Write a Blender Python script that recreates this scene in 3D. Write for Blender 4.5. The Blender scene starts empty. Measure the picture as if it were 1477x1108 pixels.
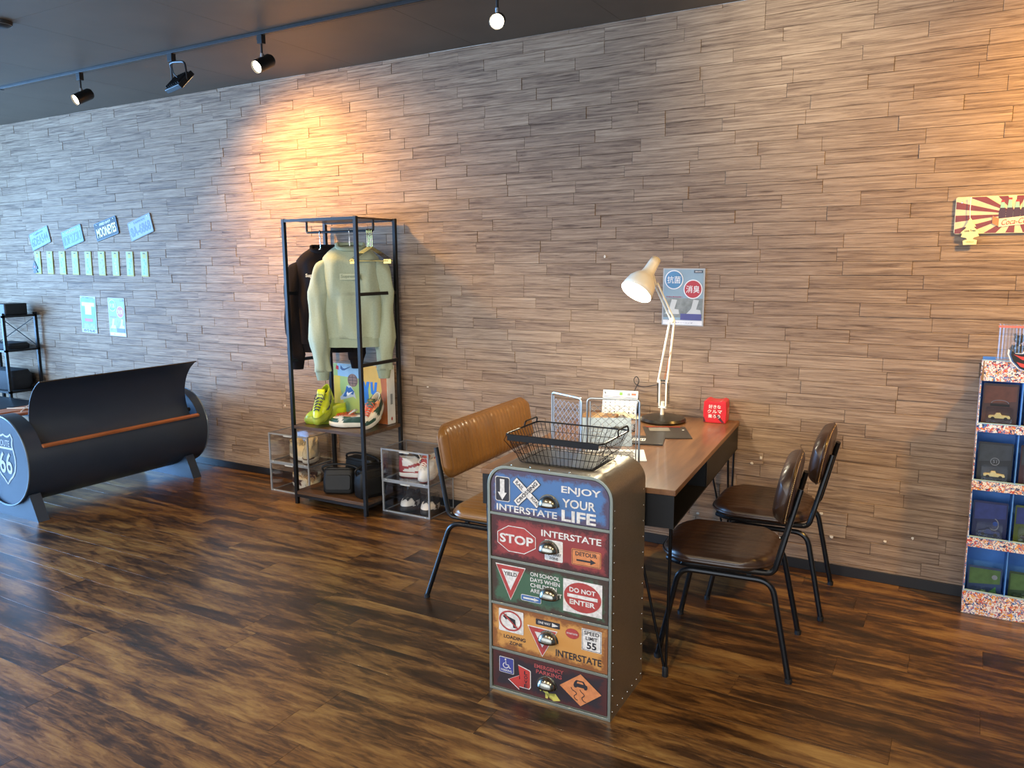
import bpy, bmesh, math, random
from mathutils import Vector, Matrix, noise as mn
from math import sin, cos, pi, radians as R, sqrt
random.seed(7)
C = bpy.context.scene.collection
S = bpy.context.scene
# ------------------------------------------------------------------ camera
FPX, YAW, PITCH, ROLL, EYE = 1134.3, 0.52018, 0.15330, -0.00767, 1.58
cam = bpy.data.objects.new('camera', bpy.data.cameras.new('camera')); C.objects.link(cam)
cam.data.sensor_width = 36.0; cam.data.sensor_fit = 'HORIZONTAL'; cam.data.lens = FPX*36.0/1477
cam.data.clip_start = 0.05
fw = Vector((-sin(YAW)*cos(PITCH), cos(YAW)*cos(PITCH), -sin(PITCH)))
rt = fw.cross(Vector((0, 0, 1))).normalized(); up = rt.cross(fw)
r2 = rt*cos(ROLL)+up*sin(ROLL); u2 = -rt*sin(ROLL)+up*cos(ROLL)
M = Matrix((r2, u2, -fw)).transposed().to_4x4(); M.translation = (0, 0, EYE)
cam.matrix_world = M; S.camera = cam
def depth_of(p): return (Vector(p)-Vector((0, 0, EYE))).dot(fw)
def seen(p, m=40):
    d = Vector(p)-Vector((0, 0, EYE)); z = d.dot(fw)
    if z < .3: return False
    return abs(d.dot(r2)/z*FPX) < 738+m and abs(d.dot(u2)/z*FPX) < 554+m
# ------------------------------------------------------------------ world, daylight, exposure
w = bpy.data.worlds.new('daylight'); S.world = w; w.use_nodes = True
w.node_tree.nodes['Background'].inputs[0].default_value = (.62, .80, 1, 1)
w.node_tree.nodes['Background'].inputs[1].default_value = 1.5
S.view_settings.view_transform = 'Standard'; S.view_settings.look = 'None'
S.view_settings.exposure = 0.0; S.view_settings.gamma = 1.0
S.view_settings.use_curve_mapping = False
WALL_Y, CEIL, X0, X1, YR = 4.114, 2.838, -9.0, 3.4, -1.9
def area(name, loc, target, sx, sy, power, col):
    l = bpy.data.lights.new(name, 'AREA'); l.shape = 'RECTANGLE'; l.size = sx; l.size_y = sy; l.energy = power; l.color = col
    o = bpy.data.objects.new(name, l); C.objects.link(o); o.location = loc
    o.rotation_euler = (Vector(target)-Vector(loc)).to_track_quat('-Z', 'Y').to_euler(); return o
def spot(name, loc, target, power, col, size, blend=.5, rad=.03):
    l = bpy.data.lights.new(name, 'SPOT'); l.energy = power; l.color = col; l.spot_size = R(size); l.spot_blend = blend; l.shadow_soft_size = rad
    o = bpy.data.objects.new(name, l); C.objects.link(o); o.location = loc
    o.rotation_euler = (Vector(target)-Vector(loc)).to_track_quat('-Z', 'Y').to_euler(); return o
area('window_daylight', (X0-.12, 1.1, 1.45), (X0+3, 1.1, 1.3), 4.2, 2.1, 1050, (.24, .53, 1))
area('shopfront_daylight', (-2.6, YR-.12, 1.45), (-2.6, 3, 1.2), 8.6, 2.3, 190, (.90, .94, 1))
for i_, x_ in enumerate((-4.2, -2.4, -.6, 1.2)):      # the room's other lighting track, over the camera
    spot('room_spot', (x_, .35, 2.7), (x_-.3, 2.3, .2), 130, (1, .76, .46), 100, .8, .04)
# ------------------------------------------------------------------ helpers
def c(h):
    h = h.lstrip('#'); v = [int(h[i:i+2], 16)/255 for i in (0, 2, 4)]
    return tuple(x/12.92 if x <= .04045 else ((x+.055)/1.055)**2.4 for x in v)
_m = {}
def mat(name, col, rough=.5, metal=0, var=.08, sc=12, st=(1, 1, 1), bump=.0, coat=0, alpha=None, emit=0, spec=.5, col2=None):
    if name in _m: return _m[name]
    m = bpy.data.materials.new(name); m.use_nodes = True; nt = m.node_tree; n = nt.nodes; L = nt.links
    b = n['Principled BSDF']
    col = c(col) if isinstance(col, str) else col
    b.inputs['Roughness'].default_value = rough; b.inputs['Metallic'].default_value = metal
    b.inputs['Coat Weight'].default_value = coat; b.inputs['Specular IOR Level'].default_value = spec
    tc = n.new('ShaderNodeTexCoord'); mp = n.new('ShaderNodeMapping'); mp.inputs['Scale'].default_value = st
    nz = n.new('ShaderNodeTexNoise'); nz.inputs['Scale'].default_value = sc; nz.inputs['Detail'].default_value = 5
    L.new(tc.outputs['Object'], mp.inputs['Vector']); L.new(mp.outputs['Vector'], nz.inputs['Vector'])
    rp = n.new('ShaderNodeValToRGB'); e = rp.color_ramp.elements
    e[0].position = .3; e[1].position = .7
    c2 = c(col2) if col2 else tuple(min(1, x*(1+var)) for x in col)
    c1 = col if col2 else tuple(x*(1-var) for x in col)
    e[0].color = (*c1, 1); e[1].color = (*c2, 1)
    L.new(nz.outputs['Fac'], rp.inputs['Fac']); L.new(rp.outputs['Color'], b.inputs['Base Color'])
    if bump:
        bp = n.new('ShaderNodeBump'); bp.inputs['Strength'].default_value = min(1, bump); bp.inputs['Distance'].default_value = .004
        L.new(nz.outputs['Fac'], bp.inputs['Height']); L.new(bp.outputs['Normal'], b.inputs['Normal'])
    if emit:
        b.inputs['Emission Color'].default_value = (*col, 1); b.inputs['Emission Strength'].default_value = emit
    _m[name] = m; return m
def clear_mat(name, tint=(.93, .95, .97), fac=.10, rough=.04):
    m = bpy.data.materials.new(name); m.use_nodes = True; nt = m.node_tree; n = nt.nodes; L = nt.links; n.clear()
    o = n.new('ShaderNodeOutputMaterial'); t = n.new('ShaderNodeBsdfTransparent'); t.inputs[0].default_value = (*tint, 1)
    g = n.new('ShaderNodeBsdfGlossy'); g.inputs['Roughness'].default_value = rough; g.inputs[0].default_value = (.9, .93, 1, 1)
    f = n.new('ShaderNodeFresnel'); f.inputs[0].default_value = 1.45
    a = n.new('ShaderNodeMath'); a.operation = 'MULTIPLY_ADD'; a.inputs[1].default_value = .30+fac*.3; a.inputs[2].default_value = fac*.25
    x = n.new('ShaderNodeMixShader'); L.new(f.outputs[0], a.inputs[0]); L.new(a.outputs[0], x.inputs[0]); L.new(t.outputs[0], x.inputs[1]); L.new(g.outputs[0], x.inputs[2]); L.new(x.outputs[0], o.inputs[0])
    _m[name] = m; return m
class MB:
    def __init__(s): s.v = []; s.f = []
    def add(s, vs, fs, T=None):
        o = len(s.v)
        s.v += [tuple(T@Vector(p)) if T is not None else tuple(p) for p in vs]
        s.f += [tuple(i+o for i in f) for f in fs]; return s
    def box(s, x0, x1, y0, y1, z0, z1, T=None):
        v = [(x, y, z) for x in (x0, x1) for y in (y0, y1) for z in (z0, z1)]
        return s.add(v, [(0, 1, 3, 2), (4, 6, 7, 5), (0, 4, 5, 1), (2, 3, 7, 6), (0, 2, 6, 4), (1, 5, 7, 3)], T)
    def prism(s, pts, a, b, ax='z', T=None):
        n = len(pts)
        def P(p, h): return (p[0], p[1], h) if ax == 'z' else ((p[0], h, p[1]) if ax == 'y' else (h, p[0], p[1]))
        v = [P(p, a) for p in pts]+[P(p, b) for p in pts]
        f = [tuple(range(n))[::-1], tuple(range(n, 2*n))]+[(i, (i+1) % n, n+(i+1) % n, n+i) for i in range(n)]
        return s.add(v, f, T)
    def loft(s, rings, closed=True, cap=True, T=None):
        n = len(rings[0]); v = [p for r in rings for p in r]; f = []
        for i in range(len(rings)-1):
            for j in range(n if closed else n-1):
                k = (j+1) % n; f.append((i*n+j, i*n+k, (i+1)*n+k, (i+1)*n+j))
        if cap and closed:
            f.append(tuple(range(n))[::-1]); f.append(tuple(range((len(rings)-1)*n, len(rings)*n)))
        return s.add(v, f, T)
    def tube(s, pts, r, n=8, closed=False, T=None, rs=None):
        pts = [Vector(p) for p in pts]; rings = []; m = len(pts); N = None
        for i, p in enumerate(pts):
            a = pts[(i-1) % m] if (closed or i > 0) else p; b = pts[(i+1) % m] if (closed or i < m-1) else p
            t = (b-a).normalized()
            if N is None: N = t.orthogonal().normalized()
            N = (N-t*N.dot(t)); N = N.normalized() if N.length > 1e-6 else t.orthogonal().normalized()
            B = t.cross(N); q = rs[i] if rs else r
            rings.append([p+(N*cos(2*pi*k/n)+B*sin(2*pi*k/n))*q for k in range(n)])
        if closed: rings.append(rings[0]); return s.loft(rings, cap=False, T=T)
        return s.loft(rings, T=T)
    def lathe(s, prof, n=24, T=None):
        return s.loft([[(r*cos(2*pi*k/n), r*sin(2*pi*k/n), z) for k in range(n)] for r, z in prof], T=T)
    def ell(s, cx, cy, cz, rx, ry, rz, n=12, m=8, T=None, t0=0.02, t1=None):
        t1 = pi-.02 if t1 is None else t1
        return s.loft([[(cx+rx*sin(t)*cos(2*pi*k/n), cy+ry*sin(t)*sin(2*pi*k/n), cz+rz*cos(t)) for k in range(n)] for t in [t0+(t1-t0)*i/m for i in range(m+1)]], T=T)
    def mesh(s, name, m):
        me = bpy.data.meshes.new(name); me.from_pydata(s.v, [], s.f); me.materials.append(m)
        bm = bmesh.new(); bm.from_mesh(me); bmesh.ops.recalc_face_normals(bm, faces=bm.faces); bm.to_mesh(me); bm.free(); return me
    def build(s, name, m, parent=None, smooth=True, bev=0, sub=0, loc=None, angle=35):
        me = s.mesh(name, m)
        if smooth:
            me.shade_smooth(); me.set_sharp_from_angle(angle=R(angle))
        o = bpy.data.objects.new(name, me); C.objects.link(o)
        if parent: o.parent = parent
        if loc: o.location = loc
        if bev:
            b = o.modifiers.new('bevel', 'BEVEL'); b.width = bev; b.segments = 2; b.limit_method = 'ANGLE'
            me.shade_smooth(); b.harden_normals = True
        if sub:
            q = o.modifiers.new('sub', 'SUBSURF'); q.levels = q.render_levels = sub
        return o
def tag(o, label=None, cat=None, group=None, kind=None):
    if label: o['label'] = label
    if cat: o['category'] = cat
    if group: o['group'] = group
    if kind: o['kind'] = kind
    return o
def thing(name, label, cat, loc=(0, 0, 0), rz=0, group=None):
    o = bpy.data.objects.new(name, None); C.objects.link(o); o.location = loc; o.rotation_euler = (0, 0, rz); o.empty_display_size = .05
    return tag(o, label, cat, group)
def struct(o): o['kind'] = 'structure'; return o
def dup(root, loc=None, rz=None, label=None, par=None):
    r = root.copy(); C.objects.link(r)
    if loc is not None: r.location = loc
    if rz is not None: r.rotation_euler = (0, 0, rz)
    if label: r['label'] = label
    if par: r.parent = par
    for ch in list(root.children): dup(ch, par=r)
    return r
def rrect(x0, x1, y0, y1, r, n=5):
    P = []
    for cx, cy, a in ((x1-r, y1-r, 0), (x0+r, y1-r, 90), (x0+r, y0+r, 180), (x1-r, y0+r, 270)):
        for k in range(n+1): t = R(a+90*k/n); P.append((cx+r*cos(t), cy+r*sin(t)))
    return P
def smooth_path(pts, n=6, closed=False):
    pts = [Vector(p) for p in pts]; out = []; m = len(pts)
    for i in range(m if closed else m-1):
        if closed: p0, p1, p2, p3 = pts[(i-1) % m], pts[i], pts[(i+1) % m], pts[(i+2) % m]
        else: p0, p1, p2, p3 = pts[max(0, i-1)], pts[i], pts[i+1], pts[min(m-1, i+2)]
        for k in range(n):
            t = k/n; out.append(.5*((2*p1)+(p2-p0)*t+(2*p0-5*p1+4*p2-p3)*t*t+(-p0+3*p1-3*p2+p3)*t**3))
    if not closed: out.append(pts[-1])
    return out
def fillet(pts, r, n=5):
    pts = [Vector(p) for p in pts]; out = [pts[0]]
    for i in range(1, len(pts)-1):
        a, b, d = pts[i-1], pts[i], pts[i+1]; u = (a-b).normalized(); v = (d-b).normalized()
        q = min(r, (a-b).length*.48, (d-b).length*.48); s, e = b+u*q, b+v*q
        for k in range(n+1):
            t = k/n; out.append(s*(1-t)**2+b*2*t*(1-t)+e*t*t)
    out.append(pts[-1]); return out
_tc = {}
def text_geo(body, bold=.0, space=1.0):
    key = (body, bold, space)
    if key in _tc: return _tc[key]
    cu = bpy.data.curves.new('lettering', 'FONT'); cu.body = body; cu.size = 1; cu.align_x = 'CENTER'; cu.offset = bold; cu.resolution_u = 3; cu.space_character = space
    o = bpy.data.objects.new('lettering', cu); C.objects.link(o)
    dg = bpy.context.evaluated_depsgraph_get(); dg.update(); me = bpy.data.meshes.new_from_object(o.evaluated_get(dg))
    v = [tuple(p.co) for p in me.vertices]; f = [tuple(p.vertices) for p in me.polygons]
    bpy.data.objects.remove(o); bpy.data.curves.remove(cu); bpy.data.meshes.remove(me)
    if not v: v = [(0, 0, 0)]
    x0 = min(p[0] for p in v); x1 = max(p[0] for p in v); y0 = min(p[1] for p in v); y1 = max(p[1] for p in v)
    w_, h_ = max(1e-6, x1-x0), max(1e-6, y1-y0)
    _tc[key] = ([((p[0]-x0)/w_-.5, (p[1]-y0)/h_-.5) for p in v], f); return _tc[key]
class Surf:
    """a flat surface of a thing: print, plates and letters are laid on it in its own two axes"""
    def __init__(s, parent, o, right, upv):
        s.p = parent; s.o = Vector(o); s.r = Vector(right).normalized(); s.u = Vector(upv).normalized(); s.n = s.r.cross(s.u)
    def pt(s, x, y, h): return s.o+s.r*x+s.u*y+s.n*h
    def poly(s, name, m, pts, lift=.0006, th=.0006, build=True, mb=None):
        mb = mb or MB(); n = len(pts)
        v = [s.pt(x, y, lift) for x, y in pts]+[s.pt(x, y, lift+th) for x, y in pts]
        mb.add(v, [tuple(range(n))[::-1], tuple(range(n, 2*n))]+[(i, (i+1) % n, n+(i+1) % n, n+i) for i in range(n)])
        return mb.build(name, m, s.p, smooth=False) if build else mb
    def rect(s, name, m, x0, x1, y0, y1, lift=.0006, th=.0006, r=0, **k):
        return s.poly(name, m, rrect(x0, x1, y0, y1, r) if r else [(x0, y0), (x1, y0), (x1, y1), (x0, y1)], lift, th, **k)
    def disc(s, name, m, cx, cy, rx, ry=None, lift=.0006, th=.0006, n=28, **k):
        ry = ry or rx; return s.poly(name, m, [(cx+rx*cos(2*pi*i/n), cy+ry*sin(2*pi*i/n)) for i in range(n)], lift, th, **k)
    def ring(s, name, m, pts, w_, lift=.0012, th=.0006, closed=True, build=True, mb=None):
        mb = mb or MB(); n = len(pts); P = [Vector((x, y)) for x, y in pts]
        L = []
        for i in range(n):
            a = P[i-1] if (closed or i > 0) else P[i]; b = P[(i+1) % n] if (closed or i < n-1) else P[i]
            t = (b-a).normalized(); q = Vector((-t.y, t.x))*w_/2; L.append((P[i]+q, P[i]-q))
        v = []; f = []
        for a, b in L: v += [s.pt(a.x, a.y, lift+th), s.pt(b.x, b.y, lift+th)]
        for i in range(n if closed else n-1): j = (i+1) % n; f.append((2*i, 2*i+1, 2*j+1, 2*j))
        mb.add(v, f); return mb.build(name, m, s.p, smooth=False) if build else mb
    def text(s, m, body, cx, cy, w_, h_, lift=.0016, rot=0, bold=.018, build=True, mb=None, shear=0, name='lettering', skew=0):
        vs, fs = text_geo(body, bold); mb = mb or MB(); ca, sa = cos(rot), sin(rot); v = []
        for x, y in vs:
            X, Y = x*w_+y*h_*shear, y*h_+x*w_*skew; v.append(s.pt(cx+X*ca-Y*sa, cy+X*sa+Y*ca, lift))
        mb.add(v, fs); return mb.build(name, m, s.p, smooth=False) if build else mb
def arrow(x, y, L, w_, rot, head=.45, shaft=.4):
    P = [(-.5, -shaft/2), (.5-head, -shaft/2), (.5-head, -.5), (.5, 0), (.5-head, .5), (.5-head, shaft/2), (-.5, shaft/2)]
    ca, sa = cos(rot), sin(rot); return [(x+a*L*ca-b*w_*sa, y+a*L*sa+b*w_*ca) for a, b in P]
def tone_mat(name, stops, pos_scale, rough, bumpd, spec=.4, extra=None, coat=0, rvar=0, blotch=.55, tv_=.07):
    """planks: colour from world position along the grain, offset by each piece's own 'tone'"""
    m = bpy.data.materials.new(name); m.use_nodes = True; nt = m.node_tree; n = nt.nodes; L = nt.links; b = n['Principled BSDF']
    g = n.new('ShaderNodeNewGeometry'); at = n.new('ShaderNodeAttribute'); at.attribute_name = 'tone'
    vm = n.new('ShaderNodeVectorMath'); vm.operation = 'MULTIPLY'; vm.inputs[1].default_value = pos_scale
    L.new(g.outputs['Position'], vm.inputs[0])
    sc = n.new('ShaderNodeVectorMath'); sc.operation = 'SCALE'; sc.inputs[0].default_value = (13.1, 7.7, 29.3); L.new(at.outputs['Fac'], sc.inputs['Scale'])
    ad = n.new('ShaderNodeVectorMath'); ad.operation = 'ADD'; L.new(vm.outputs[0], ad.inputs[0]); L.new(sc.outputs[0], ad.inputs[1])
    n1 = n.new('ShaderNodeTexNoise'); n1.inputs['Scale'].default_value = 1; n1.inputs['Detail'].default_value = 10; n1.inputs['Roughness'].default_value = .68; n1.inputs['Distortion'].default_value = .9
    L.new(ad.outputs[0], n1.inputs['Vector'])
    n2 = n.new('ShaderNodeTexNoise'); n2.inputs['Scale'].default_value = extra or .35; n2.inputs['Detail'].default_value = 4; n2.inputs['Distortion'].default_value = 1.2
    L.new(ad.outputs[0], n2.inputs['Vector'])
    mx = n.new('ShaderNodeMath'); mx.operation = 'MULTIPLY_ADD'; mx.inputs[1].default_value = blotch; L.new(n1.outputs['Fac'], mx.inputs[0])
    m2 = n.new('ShaderNodeMath'); m2.operation = 'MULTIPLY'; m2.inputs[1].default_value = 1-blotch; L.new(n2.outputs['Fac'], m2.inputs[0]); L.new(m2.outputs[0], mx.inputs[2])
    m3 = n.new('ShaderNodeMath'); m3.operation = 'MULTIPLY_ADD'; m3.inputs[1].default_value = tv_; L.new(at.outputs['Fac'], m3.inputs[0])
    sb = n.new('ShaderNodeMath'); sb.operation = 'SUBTRACT'; sb.inputs[1].default_value = .05; L.new(mx.outputs[0], sb.inputs[0]); L.new(sb.outputs[0], m3.inputs[2])
    rp = n.new('ShaderNodeValToRGB'); e = rp.color_ramp.elements
    while len(e) < len(stops): e.new(.5)
    for q, (p, col) in zip(e, stops): q.position = p; q.color = (*c(col), 1)
    L.new(m3.outputs[0], rp.inputs['Fac']); L.new(rp.outputs['Color'], b.inputs['Base Color'])
    b.inputs['Roughness'].default_value = rough; b.inputs['Specular IOR Level'].default_value = spec; b.inputs['Coat Weight'].default_value = coat; b.inputs['Coat Roughness'].default_value = .22
    if rvar:
        mr = n.new('ShaderNodeMapRange'); mr.inputs['To Min'].default_value = rough-rvar; mr.inputs['To Max'].default_value = rough+rvar
        L.new(n1.outputs['Fac'], mr.inputs['Value']); L.new(mr.outputs[0], b.inputs['Roughness'])
    bp = n.new('ShaderNodeBump'); bp.inputs['Strength'].default_value = 1; bp.inputs['Distance'].default_value = bumpd
    L.new(mx.outputs[0], bp.inputs['Height']); L.new(bp.outputs['Normal'], b.inputs['Normal'])
    return m
def set_tone(me, tones):
    a = me.attributes.new('tone', 'FLOAT', 'FACE')
    for i, t in enumerate(tones): a.data[i].value = t
# common materials
K_BLACK = mat('black_powder_coat', '#17181b', .42, .3, bump=.05, sc=200)
K_DARK = mat('matt_black_metal', '#1c1e22', .5, .2)
K_TUBE = mat('black_tube', '#15171b', .28, .4)
K_CHROME = mat('bright_steel', '#c9ccd0', .22, 1)
K_WHITE = mat('white_print', '#e8e8e4', .5)
K_INK = mat('black_ink', '#15151a', .6)
K_PAPER = mat('white_paper', '#e6e8ea', .7)
# ------------------------------------------------------------------ room shell
stone = tone_mat('ledgestone_panel', [(.33, '#594638'), (.43, '#806b5a'), (.51, '#947e69'), (.64, '#ab957f')], (3.8, 3.0, 100.0), .62, .0045, spec=.25, blotch=.8, extra=.5)
joint = mat('dark_joint', '#3a2f28', .8)
wall_back = struct(MB().box(X0, X1, WALL_Y+.006, WALL_Y+.12, 0, CEIL).build('wall_back', joint))
rowh = .0655; rows = int(CEIL/rowh)+1
rnd = random.Random(3); pieces = []
lens = (.30, .36, .40, .44, .50)
for r in range(rows):
    z0 = r*rowh; z1 = min(CEIL, z0+rowh)
    if z1-z0 < .01: continue
    x = X0-rnd.random()*.4
    while x < X1:
        Ln = rnd.choice(lens)
        a, b = max(X0, x), min(X1, x+Ln)
        if b-a > .02: pieces.append((a, b, z0, z1))
        x += Ln
def plank_geo(mb, Lx, Lz, t, g=.0011, cham=.0013):
    # slab with a chamfered front edge, front at y=-t
    x0, x1, z0, z1 = -Lx/2+g/2, Lx/2-g/2, -Lz/2+g/2, Lz/2-g/2
    v = [(x, y, z) for (y, d) in ((.008, 0), (-t+cham, 0), (-t, cham)) for (x, z) in ((x0+d, z0+d), (x1-d, z0+d), (x1-d, z1-d), (x0+d, z1-d))]
    f = [(8, 9, 10, 11)]+[(4*k+i, 4*k+(i+1) % 4, 4*k+4+(i+1) % 4, 4*k+4+i) for k in (0, 1) for i in range(4)]
    return v, f
def area_px(p):
    a, b, z0, z1 = p; q = ((a+b)/2, WALL_Y, (z0+z1)/2)
    if not seen(q, 60): return 0
    return (b-a)*(z1-z0)/depth_of(q)**3
pieces.sort(key=area_px, reverse=True)
cache = {}
rest = MB(); rt_ = []
for i, p in enumerate(pieces):
    a, b, z0, z1 = p; full = abs((b-a)-round(b-a, 2)) < 1e-6 and abs(z1-z0-rowh) < 1e-6
    if i < 300:
        tv = rnd.randrange(10); key = (round(b-a, 3), round(z1-z0, 4), tv)
        if key not in cache:
            v, f = plank_geo(None, b-a, z1-z0, .0008+.0035*((tv*7) % 10)/10)
            me = MB().add(v, f).mesh('plank', stone); set_tone(me, [tv/10+.05]*len(me.polygons)); cache[key] = me
        o = bpy.data.objects.new('plank', cache[key]); C.objects.link(o); o.parent = wall_back; o.location = ((a+b)/2, WALL_Y, (z0+z1)/2)
    else:
        tv = rnd.randrange(10); v, f = plank_geo(None, b-a, z1-z0, .0008+.0035*((tv*7) % 10)/10)
        rest.add(v, f, Matrix.Translation(((a+b)/2, WALL_Y, (z0+z1)/2))); rt_ += [tv/10+.05]*len(f)
o = rest.build('planks', stone, wall_back, smooth=False); set_tone(o.data, rt_); o['kind'] = 'stuff'
for x, z in [(-.252, .214), (-.134, .251), (-1.751, 1.609), (-4.277, .553), (-.86, .564), (-.905, .529), (-.551, .311), (-1.185, .213), (-2.983, .785), (-.497, .196)]:
    w_ = rnd.uniform(.006, .012); h_ = rnd.uniform(.004, .010)
    P = [(x+w_*cos(t)*rnd.uniform(.6, 1.2), z+h_*sin(t)*rnd.uniform(.6, 1.2)) for t in [i*pi/4 for i in range(8)]]
    MB().prism(P, WALL_Y-.007, WALL_Y-.003, 'y').build('torn_paper_fleck', mat('torn_paper', '#d8cfc0', .8), wall_back, smooth=False)
bbm = mat('black_vinyl_base', '#121215', .45)
struct(MB().box(X0, X1, WALL_Y-.010, WALL_Y+.005, 0, .054).build('baseboard_back', bbm, bev=.002))
# floor
wood = tone_mat('walnut_vinyl', [(.34, '#20150c'), (.43, '#412b17'), (.50, '#6f4d28'), (.58, '#8d6b3a'), (.70, '#a5854e')], (9, 52.0, 1.0), .33, .0014, spec=.5, extra=.15, tv_=.04, blotch=.40, coat=.25, rvar=.1)
floor = struct(MB().box(X0, X1, YR, WALL_Y, -.06, -.003).build('floor', mat('floor_joint', '#0e0a07', .8)))
known = {0: -.28, 1: .166-1.22, 2: -.09, 4: .15, 6: -.106, 12: -3.035, 13: -2.845, -1: -.34}
fl = []
for k in range(-4, 34):
    y1 = min(WALL_Y, 3.712-.165*k); y0 = max(YR, 3.712-.165*(k+1))
    if y1-y0 < .01: continue
    off = known.get(k, rnd.uniform(-1.2, 0)); x = off-1.22*12
    while x < X1:
        a, b = max(X0, x), min(X1, x+1.22)
        if b-a > .02: fl.append((a, b, y0, y1))
        x += 1.22
def vis(p):
    a, b, y0, y1 = p; return max((1/depth_of(q)**2 if seen(q, 20) else 0) for q in [(a+(b-a)*t, yy, 0) for t in (0, .25, .5, .75, 1) for yy in (y0, y1)])
fl.sort(key=vis, reverse=True)
restf = MB(); rt_ = []
def fplank(Lx, Ly, g=.0008, ch=.0003):
    x0, x1, y0, y1 = -Lx/2+g/2, Lx/2-g/2, -Ly/2+g/2, Ly/2-g/2
    v = [(x, y, z) for (z, d) in ((-.003, 0), (-ch, 0), (0, ch)) for (x, y) in ((x0+d, y0+d), (x1-d, y0+d), (x1-d, y1-d), (x0+d, y1-d))]
    return v, [(8, 9, 10, 11)]+[(4*k+i, 4*k+(i+1) % 4, 4*k+4+(i+1) % 4, 4*k+4+i) for k in (0, 1) for i in range(4)]
for i, p in enumerate(fl):
    a, b, y0, y1 = p; tv = rnd.random(); v, f = fplank(b-a, y1-y0)
    if vis(p) > 0 and i < 295:
        tv = rnd.randrange(12); key = ('f', round(b-a, 3), round(y1-y0, 4), tv)
        if key not in cache:
            me = MB().add(v, f).mesh('floor_plank', wood); set_tone(me, [tv/12]*len(me.polygons)); cache[key] = me
        o = bpy.data.objects.new('floor_plank', cache[key]); C.objects.link(o); o.parent = floor; o.location = ((a+b)/2, (y0+y1)/2, 0)
    else:
        restf.add(v, f, Matrix.Translation(((a+b)/2, (y0+y1)/2, 0))); rt_ += [tv]*len(f)
o = restf.build('floor_planks', wood, floor, smooth=False); set_tone(o.data, rt_); o['kind'] = 'stuff'
# ceiling boards
cm = mat('dark_brown_ceiling_paint', '#564a3c', .5, var=.12, sc=3, bump=.25)
ceiling = struct(MB().box(X0, X1, YR, WALL_Y, CEIL+.012, CEIL+.10).build('ceiling', mat('ceiling_joint', '#15120e', .8)))
bx = [X0]+[-3.49+.91*k for k in range(-6, 8) if X0 < -3.49+.91*k < X1]+[X1]
by = [YR, -1.2, .62, 2.44+.02, WALL_Y]
for i in range(len(bx)-1):
    for j in range(len(by)-1):
        MB().box(bx[i]+.0008, bx[i+1]-.0008, by[j]+.0008, by[j+1]-.0008, CEIL, CEIL+.012).build('ceiling_panel', cm, ceiling, smooth=False)
wm = mat('painted_plaster', '#8d8578', .8, var=.05)
struct(MB().box(X1, X1+.12, YR-.12, WALL_Y+.12, 0, CEIL).build('wall_right', wm))
def wall_with_opening(name, along, fixed, a0, a1, o0, o1, z0, z1, t=.12):
    mb = MB()
    for (p, q, zz0, zz1) in ((a0, o0, 0, CEIL), (o1, a1, 0, CEIL), (o0, o1, 0, z0), (o0, o1, z1, CEIL)):
        if q-p > .01 and zz1-zz0 > .01:
            if along == 'x': mb.box(p, q, fixed-t, fixed, zz0, zz1)
            else: mb.box(fixed-t, fixed, p, q, zz0, zz1)
    return struct(mb.build(name, wm, smooth=False))
wall_with_opening('wall_left', 'y', X0, YR-.12, WALL_Y+.12, -1.0, 3.2, .4, 2.5)
wall_with_opening('wall_front', 'x', YR, X0-.12, X1+.12, -6.9, 1.7, .3, 2.6)
for nm, along, f0, a0, a1, z0, z1, nn in (('window_1', 'y', X0, -1.0, 3.2, .4, 2.5, 4), ('window_2', 'x', YR, -6.9, 1.7, .3, 2.6, 7)):
    mb = MB(); e = .05
    def bar(p, q, zz0, zz1):
        if along == 'x': mb.box(p, q, f0-.08, f0-.03, zz0, zz1)
        else: mb.box(f0-.08, f0-.03, p, q, zz0, zz1)
    bar(a0, a1, z0, z0+e); bar(a0, a1, z1-e, z1)
    for k in range(nn+1): q = a0+(a1-a0-e)*k/nn; bar(q, q+e, z0+e, z1-e)
    struct(mb.build(nm, K_DARK, smooth=False))
# ------------------------------------------------------------------ drawer cabinet with road-sign fronts
steel = mat('brushed_grey_steel', '#918776', .38, .65, var=.10, sc=6, st=(1, 14, 60), bump=.06)
rimst = mat('pale_green_steel_rim', '#8f958c', .35, .75, var=.06)
cab = thing('drawer_cabinet', 'grey metal drawer cabinet with five distressed road-sign drawer fronts', 'cabinet', (-1.2075, 2.506, 0), .02)
CW, CD, CH, CR = .2415, .163, .868, .078
def arch(e, zb=0, n=8):
    W_, H_, r = CW-e, CH-e, max(.01, CR-e)
    P = [(-W_, zb+e)]+[(-W_+r-r*cos(pi/2*k/n), H_-r+r*sin(pi/2*k/n)) for k in range(n+1)]+[(W_-r+r*sin(pi/2*k/n), H_-r+r*cos(pi/2*k/n)) for k in range(n+1)]+[(W_, zb+e)]
    return P
MB().prism(arch(0), -CD+.010, CD, 'y').build('body', steel, cab, angle=30)
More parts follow.
